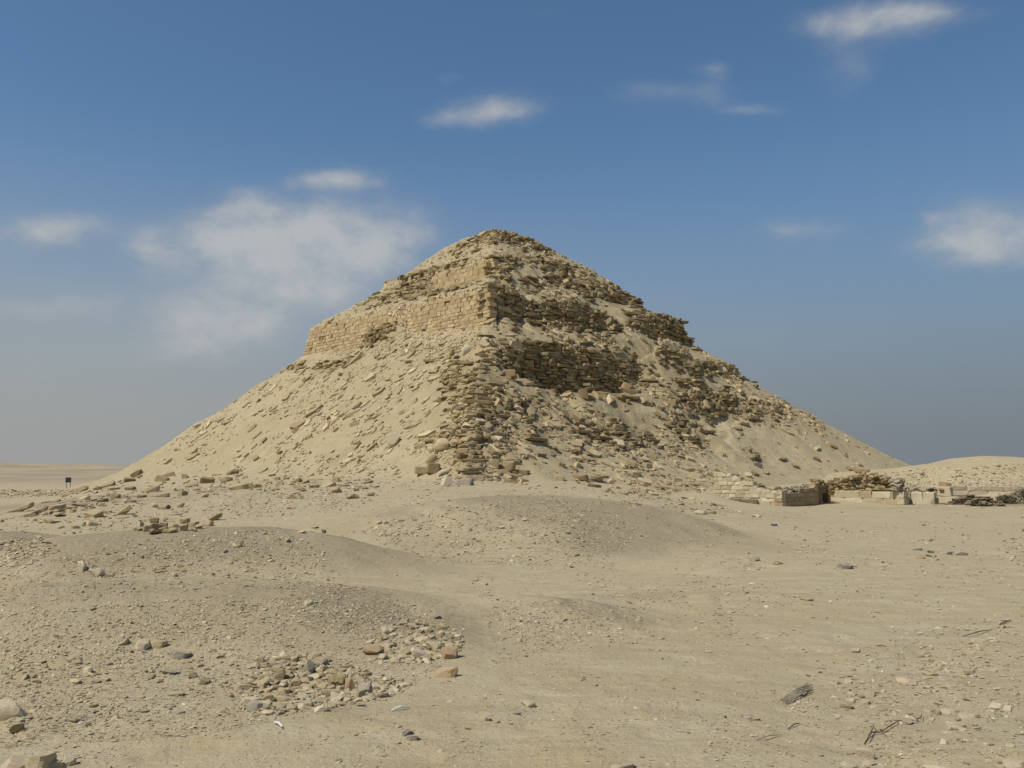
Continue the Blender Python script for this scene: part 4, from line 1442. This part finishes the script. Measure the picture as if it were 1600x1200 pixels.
def wthing(name, p, z, label, cat):
    return link(name, None, loc=(p[0], p[1], z), label=label, category=cat, kind='thing')


ZT = -.42
A0, A1 = (19.7, 87.2), (24.8, 82.1)
A2 = (30.0, 87.3)
w1 = wthing("temple_wall", A1, ZT, "coursed pale limestone temple wall with a sunlit side meeting a deep shaded side", "temple wall")
topsA = [(0, 3.0), (.22, 3.1), (.38, 2.55), (.55, 2.1), (.7, 1.7), (1, 1.3)]
wall_blocks(w1, A0, A1, ZT, topsA, .38, .8, .9, M_TEMPLE_O, T_BLOCK, "wall_block", .003, .015, .04)
wall_core(w1, A0, A1, ZT, topsA, 1.2, .06, M_TEMPLE_O)
topsB = [(0, 1.3), (.5, 1.45), (.8, 1.6), (1, 2.3)]
A1b = (A1[0] + .02, A1[1] + .02)
wall_blocks(w1, (A1[0] + .0, A1[1] - .0), A2, ZT, topsB, .40, 1.0, .9, M_SHADE_O, T_BLOCK, "wall_block", .003, .015, .04)  # side away from the sun, its shade deepened by darker block colour
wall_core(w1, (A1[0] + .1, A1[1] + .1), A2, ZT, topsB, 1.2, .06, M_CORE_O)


def rubble_row(parent, p0, p1, zf, n, size, mat, name, spread=.5, hh=.5):
    p0 = np.array(p0, float); p1 = np.array(p1, float)
    for i in range(n):
        f = random.random()
        c = p0 + (p1 - p0) * f
        z = zf(f) + random.uniform(0, hh)
        w = size * random.uniform(.6, 1.7)
        q = np.array([c[0] + random.uniform(-spread, spread), c[1] + random.uniform(-spread, spread), z])
        R = jitter_rot(frames(ZUP[None], np.array([[math.cos(random.uniform(0, 6.3)), math.sin(random.uniform(0, 6.3)), 0]]) + 1e-3), .22)[0]
        single(name, T_RBLOCK if random.random() < .5 else T_ROCK, q, R, (w, w * .7, w * random.uniform(.3, .6)), mat, parent)


topA = lambda f: ZT + np.interp(f, [q for q, _ in topsA], [q for _, q in topsA])
rubble_row(w1, (A0[0] + 1.6, A0[1] - .2), (A1[0] + .2, A1[1] + 1.2), lambda f: topA(.3 + .7 * f) - .1, 70, .38, M_CORE_O, "fill_stone", .45, .45)
rubble_row(w1, (A1[0] + .1, A1[1] + 1.3), (A2[0] - .6, A2[1] + .5), lambda f: ZT + 1.2 + .5 * f, 60, .36, M_GREY_O, "fill_stone", .4, .35)
rubble_row(w1, (A2[0] - .6, A2[1] + .2), (A2[0] + .5, A2[1] + .9), lambda f: ZT + 1.5, 22, .45, M_CORE_O, "fill_stone", .3, .9)
# long low sill of rough stone leaning on the sunlit side
q0 = np.array([A0[0] + .2, A0[1] - .9]); q1 = np.array([A0[0] + 3.2, A0[1] - 3.7])
for k in range(5):
    c = q0 + (q1 - q0) * (k + .5) / 5
    tdir = (q1 - q0) / np.linalg.norm(q1 - q0)
    single("sill_stone", T_RBLOCK, np.array([c[0], c[1], ZT + .38 - .02 * k]), np.stack([np.array([*tdir, 0]), np.cross(ZUP, np.array([*tdir, 0])), ZUP], 1), (.84, .5, .62), M_MUD_O, w1)
# dark doorway slit between the two walls
dk = wthing("doorway", (30.9, 88.4), ZT, "narrow dark doorway between the shaded temple wall and the rubble wall", "doorway")
for (nm, off, s) in (("jamb", (-.42, 0), (.26, .5, 1.75)), ("jamb", (.42, 0), (.26, .5, 1.75))):
    single(nm, T_BLOCK, np.array([30.9 + off[0], 88.4 + off[1], ZT + .95]), np.eye(3), s, M_CORE_O, dk)
single("lintel", T_BLOCK, np.array([30.9, 88.4, ZT + 1.98]), np.eye(3), (1.25, .55, .3), M_CORE_O, dk)
single("recess", T_BLOCK, np.array([30.9, 89.3, ZT + .9]), np.eye(3), (1.3, .4, 1.9), M_HOLE, dk)  # solid block whose dark colour stands for shade in the opening

B0, B1 = (32.0, 92.4), (38.0, 86.6)
w2 = wthing("temple_wall", B1, ZT, "rubble wall of stacked flat stones on a base of large cream dressed blocks", "temple wall")
topsC = [(0, .95), (.3, 1.2), (.55, 1.5), (.6, 1.3), (1, 1.32)]
wall_blocks(w2, B0, B1, ZT, topsC, .68, 1.9, 1.0, M_TEMPLE_O, T_BLOCK, "base_block", .002, .015, .03)
wall_core(w2, B0, B1, ZT, [(0, .9), (1, 1.2)], 1.6, .08, M_CORE_O)
# its short shaded end
wall_blocks(w2, (B1[0] + .0, B1[1] + .0), (B1[0] + .9, B1[1] + .9), ZT, [(0, 1.3), (1, 1.2)], .64, .9, .7, M_TEMPLE_O, T_BLOCK, "base_block", .002, .015, .03)
topsD = [(0, 1.9), (.15, 2.3), (.35, 2.6), (.6, 3.1), (.75, 2.9), (.85, 2.5), (1, 2.1)]
wall_blocks(w2, (B0[0] - .2, B0[1] + .6), (B1[0] - .1, B1[1] + .5), ZT + .9, [(a, b - .9) for a, b in topsD], .25, .62, 1.0, M_CORE_O, T_RBLOCK, "stacked_stone", .07, .0, .12, .16)
wall_core(w2, (B0[0] - .2, B0[1] + .9), (B1[0] - .2, B1[1] + .8), ZT, [(a, b - .25) for a, b in topsD], 1.2, .1, M_CORE_O, "rubble_fill")
rubble_row(w2, (B0[0] + .4, B0[1] + .3), (B1[0] - .2, B1[1] + .6), lambda f: ZT + np.interp(f, [a for a, _ in topsD], [b for _, b in topsD]) - .2, 60, .45, M_CORE_O, "stacked_stone", .4, .3)
rubble_row(w2, (B1[0] - .8, B1[1] + .5), (B1[0] + .3, B1[1] + .7), lambda f: ZT + 1.3, 26, .5, M_GREY_O, "stacked_stone", .3, 1.1)

w3 = wthing("temple_wall", (41.2, 86.9), ZT, "short low wall of two cream blocks right of the stacked rubble wall", "temple wall")
wall_blocks(w3, (38.9, 89.2), (41.1, 87.0), ZT, [(0, 1.15), (1, 1.2)], 1.15, 1.5, .8, M_TEMPLE_O, T_BLOCK, "wall_block", .002, .02, .0)
wall_blocks(w3, (41.1, 87.0), (42.0, 87.9), ZT, [(0, .9), (1, .7)], .6, .7, .6, M_GREY_O, T_RBLOCK, "end_block", .02, .0, .0)
rubble_row(w3, (38.6, 90.4), (42.4, 88.4), lambda f: ZT + 1.15, 46, .34, M_MUD_O, "fill_stone", .4, .45)
w4 = wthing("cream_block", (42.8, 88.0), ZT, "single cream block standing at the end of the short low wall", "stone block")
single("upper_block", T_BLOCK, np.array([42.9, 88.4, ZT + 1.25]), Rl, (1.25, .9, .95), M_TEMPLE_O, w4)
single("lower_block", T_BLOCK, np.array([43.3, 88.0, ZT + .42]), Rl, (1.7, 1.0, .7), M_TEMPLE_O, w4)
w5 = wthing("temple_wall", (52.0, 95.5), ZT, "long low cream wall top showing behind the dark mud brick stubs", "temple wall")
wall_blocks(w5, (43.6, 92.6), (53.0, 92.0), ZT + .75, [(0, 1.05), (1, .95)], .5, 1.5, .7, M_TEMPLE_O, T_BLOCK, "wall_block", .003, .015, .02)
# dark mud brick stubs
for (x0, y0, x1, y1, tp, lb) in ((41.2, 84.2, 45.8, 83.0, [(0, .7), (.2, 1.25), (.45, 1.4), (.8, 1.05), (1, .6)], "dark layered mud brick stub in front of the cream wall"),
                                 (46.4, 83.2, 49.2, 82.4, [(0, .5), (.5, 1.0), (1, .4)], "small dark mud brick stub near the right picture edge")):
    if "small" in lb:
        x0, y0, x1, y1 = 47.6, 80.6, 50.0, 79.7
    zb = float(Hall((x0 + x1) / 2, (y0 + y1) / 2)[0]) - .35
    ws = wthing("mud_brick_stub", ((x0 + x1) / 2, (y0 + y1) / 2), zb, lb, "mud brick wall")
    wall_blocks(ws, (x0, y0), (x1, y1), zb, tp, .17, .5, .9, M_MUD_O, T_RBLOCK, "mud_brick", .05, .0, .08, .1)
    rubble_row(ws, (x0, y0 + .3), (x1, y1 + .3), lambda f: zb + .5 * np.interp(f, [a for a, _ in tp], [b for _, b in tp]), 34, .36, M_MUD_O, "crumbled_brick", .5, .35)
# paving slabs
for (x, y, w, d, lb) in ((39.6, 85.0, 3.0, 1.1, "pale paving slab at the foot of the short low wall"), (41.6, 83.6, 2.6, .8, "thin pale paving slab further from the short low wall"), (43.4, 86.2, 2.0, 1.0, "pale paving slab below the single cream block")):
    z = float(Hall(x, y)[0])
    single("paving_slab", T_SLAB, np.array([x, y, z + .04]), np.eye(3), (w, d, .16), M_TEMPLE_O, None, label=lb, category="paving slab")
put("ochre_slab", 1480, 762, 20, 8, T_SLAB, M_ORANGE_O, "ochre curved slab on the sand above the cream wall", "stone slab", tilt=.2)
put("yellow_stone", 1350, 740, 20, 8, T_ROCK, M_ORANGE_O, "yellowish stone on the sand above the stacked rubble wall", "stone", tilt=.1)


# ------------------------------------------------------------------ tubes: wood, twigs, shrubs, sign
def tube(bm, pts, radii, seg=6):
    rings = []
    for i, p in enumerate(pts):
        p = Vector(p)
        d = (Vector(pts[min(i + 1, len(pts) - 1)]) - Vector(pts[max(i - 1, 0)])).normalized()
        u = d.cross(Vector((0, 0, 1)))
        if u.length < .1:
            u = d.cross(Vector((1, 0, 0)))
        u.normalize(); v = d.cross(u)
        rings.append([bm.verts.new(p + (u * math.cos(2 * math.pi * k / seg) + v * math.sin(2 * math.pi * k / seg)) * radii[i]) for k in range(seg)])
    for a, b in zip(rings, rings[1:]):
        for k in range(seg):
            bm.faces.new((a[k], a[(k + 1) % seg], b[(k + 1) % seg], b[k]))
    bm.faces.new(rings[0][::-1]); bm.faces.new(rings[-1])


def bm_obj(name, bm, mat, parent=None, **props):
    bmesh.ops.recalc_face_normals(bm, faces=bm.faces)
    me = bpy.data.meshes.new(name)
    bm.to_mesh(me); bm.free()
    me.materials.append(mat)
    return link(name, me, parent=parent, **props)


def gpt(px, py, lift=0.0):
    p = cast(px, py)
    return Vector((p.x, p.y, p.z + lift))


# dark twig at the lower right: long curved stem with side shoots
tw = link("dark_twig", None, loc=gpt(1375, 1150), label="dark forked twig curving over the chip strewn ground", category="twig")
path = [(1351, 1164), (1362, 1149), (1376, 1147), (1392, 1138), (1404, 1130), (1418, 1125), (1432, 1130), (1440, 1122)]
lifts = [.01, .02, .012, .02, .015, .02, .01, .02]
pts = [gpt(a, b, l) - tw.location for (a, b), l in zip(path, lifts)]
bm = bmesh.new(); tube(bm, pts, [.004, .005, .004, .004, .0035, .003, .002, .0015]); bm_obj("stem", bm, M_DWOOD, tw)
for sh in ([(1362, 1149), (1358, 1158), (1356, 1166)], [(1362, 1149), (1366, 1143), (1364, 1138)], [(1376, 1147), (1384, 1152), (1391, 1149)], [(1418, 1125), (1426, 1122), (1430, 1128)], [(1432, 1130), (1440, 1128), (1441, 1121)]):
    bm = bmesh.new(); tube(bm, [gpt(a, b, .03) - tw.location for a, b in sh], [.004, .003, .0015], 5); bm_obj("shoot", bm, M_DWOOD, tw)
lump = put("dark_litter", 1420, 1132, 18, 9, T_ROCK, M_DARKST_O, "dark crumpled scrap caught in the thin end of the twig", "litter")
# driftwood bundle
bd = link("driftwood_bundle", None, loc=gpt(1245, 1088), label="weathered bundle of split wood fibres lying on the right sand", category="driftwood")
for k in range(16):
    j = (k - 8) * .9
    p0 = gpt(1221 + random.uniform(-2, 12), 1102 - random.uniform(0, 9), .006)
    p2 = gpt(1266 + random.uniform(-6, 6), 1079 + j * .8 + random.uniform(-2, 2), .01 + random.uniform(0, .035))
    mid = (p0 + p2) / 2 + Vector((random.uniform(-.03, .03), random.uniform(-.02, .02), .008 + random.uniform(0, .012)))
    bm = bmesh.new(); tube(bm, [p0 - bd.location, mid - bd.location, p2 - bd.location], [.002, .007, .003], 6); bm_obj("wood_strand", bm, M_WOOD, bd)
# small sticks
for (x0, y0, x1, y1, mt, lb, r) in ((429, 1131, 441, 1139, M_WHITE, "short white bone like stick below the rubble patch", .010), (908, 1065, 915, 1060, M_DWOOD, "tiny dark twig on the smooth central sand", .004),
                                    (1505, 995, 1550, 985, M_DWOOD, "long thin dark root near the right picture edge", .006), (1562, 977, 1580, 971, M_DWOOD, "short dark root at the right picture edge", .010),
                                    (1232, 1140, 1250, 1132, M_DWOOD, "short dark twig below the driftwood bundle", .005), (1182, 1157, 1222, 1150, M_WOOD, "pale brown twig lying below the two small stones", .004),
                                    (612, 1112, 640, 1107, M_WHITE, "long white chip of wood on sand right of the rubble patch", .010), (1370, 1010, 1385, 1012, M_DWOOD, "small brown twig above the chip strewn ground", .006)):
    p0, p1 = gpt(x0, y0, r), gpt(x1, y1, r + .004)
    mid = (p0 + p1) / 2 + Vector((0, 0, .012))
    bm = bmesh.new(); tube(bm, [Vector((0, 0, 0)), mid - p0, p1 - p0], [r * .7, r, r * .5])
    bm_obj("stick", bm, mt, None, label=lb, category="stick").location = p0


# blue scraps
def scrap(px, py, w, mt, lb):
    p = gpt(px, py, .02)
    d = (p - EYEV).length
    s = w / F * d
    bm = bmesh.new()
    n = 4
    vs = [[bm.verts.new(((i / n - .5) * s, (j / n - .5) * s * .7, .10 * s * math.sin(i * 2.1 + j * 1.7) + .22 * s * (j / n))) for i in range(n + 1)] for j in range(n + 1)]
    for j in range(n):
        for i in range(n):
            bm.faces.new((vs[j][i], vs[j][i + 1], vs[j + 1][i + 1], vs[j + 1][i]))
    r = bmesh.ops.extrude_face_region(bm, geom=bm.faces[:])
    bmesh.ops.translate(bm, vec=(0, 0, .02 * s + .003), verts=[v for v in r['geom'] if isinstance(v, bmesh.types.BMVert)])
    o = bm_obj("plastic_scrap", bm, mt, None, label=lb, category="litter")
    o.location = p


scrap(1210, 822, 9, M_BLUE, "small blue plastic scrap on sand in front of the temple")


def shrub(x, y, h, n, lb, grp=None):
    z = float(Hall(x, y)[0]) - .03
    t = link("dry_shrub", None, loc=(x, y, z), label=lb, category="shrub")
    if grp:
        t['group'] = grp
    bm = bmesh.new()
    for k in range(n):
        a = random.uniform(0, 6.283); sp = random.uniform(.15, 1.0)
        L = h * random.uniform(.55, 1.1)
        e = Vector((math.cos(a) * sp * h * .9, math.sin(a) * sp * h * .9, L))
        m1 = e * .5 + Vector((random.uniform(-.1, .1), random.uniform(-.1, .1), .12)) * h
        tube(bm, [Vector((0, 0, 0)), m1, e], [.018, .013, .005], 4)
        for q in range(4):
            b0 = m1.lerp(e, random.random())
            tube(bm, [b0, b0 + Vector((random.uniform(-.3, .3), random.uniform(-.3, .3), random.uniform(0, .3))) * h], [.008, .003], 3)
    bm_obj("branches", bm, M_DWOOD, t)
    bm = bmesh.new()
    for k in range(n * 26):
        a = random.uniform(0, 6.283); rr = h * .95 * math.sqrt(random.random()); zz = h * random.uniform(.1, 1.0) * (1 - .35 * rr / h)
        c = Vector((math.cos(a) * rr, math.sin(a) * rr, zz))
        s = .075
        u = Vector((random.uniform(-1, 1), random.uniform(-1, 1), random.uniform(-1, 1))).normalized() * s
        v = u.cross(Vector((random.uniform(-1, 1), random.uniform(-1, 1), 1))).normalized() * s * .5
        bm.faces.new([bm.verts.new(c + u), bm.verts.new(c + v), bm.verts.new(c - u), bm.verts.new(c - v)])
    o = bm_obj("leaves", bm, M_LEAF, t)
    o['kind'] = 'stuff'


M_LEAF = plain_material("dusty_leaf", (.075, .068, .035))
shrub(50.2, 87.0, 1.6, 60, "dark dry shrub at the right picture edge beside the cream wall")
shrub(48.6, 88.0, 1.0, 34, "smaller dry shrub left of the dark shrub by the cream wall")
shrub(51.6, 86.2, 1.3, 40, "rightmost dry shrub partly cut by the picture edge")

# information sign far left
sp = Vector((-74.6, 150.0, 0)); sp.z = float(Hall(sp.x, sp.y)[0]) - .1
sg = link("information_sign", None, loc=sp, label="dark blank sign board on two thin posts on the far plain", category="sign")
for sx in (-.26, .36):
    bm = bmesh.new(); tube(bm, [(sx, 0, 0), (sx, 0, 2.55)], [.045, .045], 8); bm_obj("post", bm, M_POST, sg)
bm = bmesh.new()
bmesh.ops.create_cube(bm, size=1)
bmesh.ops.scale(bm, vec=(.95, .06, .85), verts=bm.verts)
bmesh.ops.translate(bm, vec=(.05, -.08, 2.2), verts=bm.verts)
bmesh.ops.bevel(bm, geom=bm.edges[:], offset=.015, segments=2, affect='EDGES')
bm_obj("board", bm, M_SIGN, sg)
print("objects", len(sc.objects))
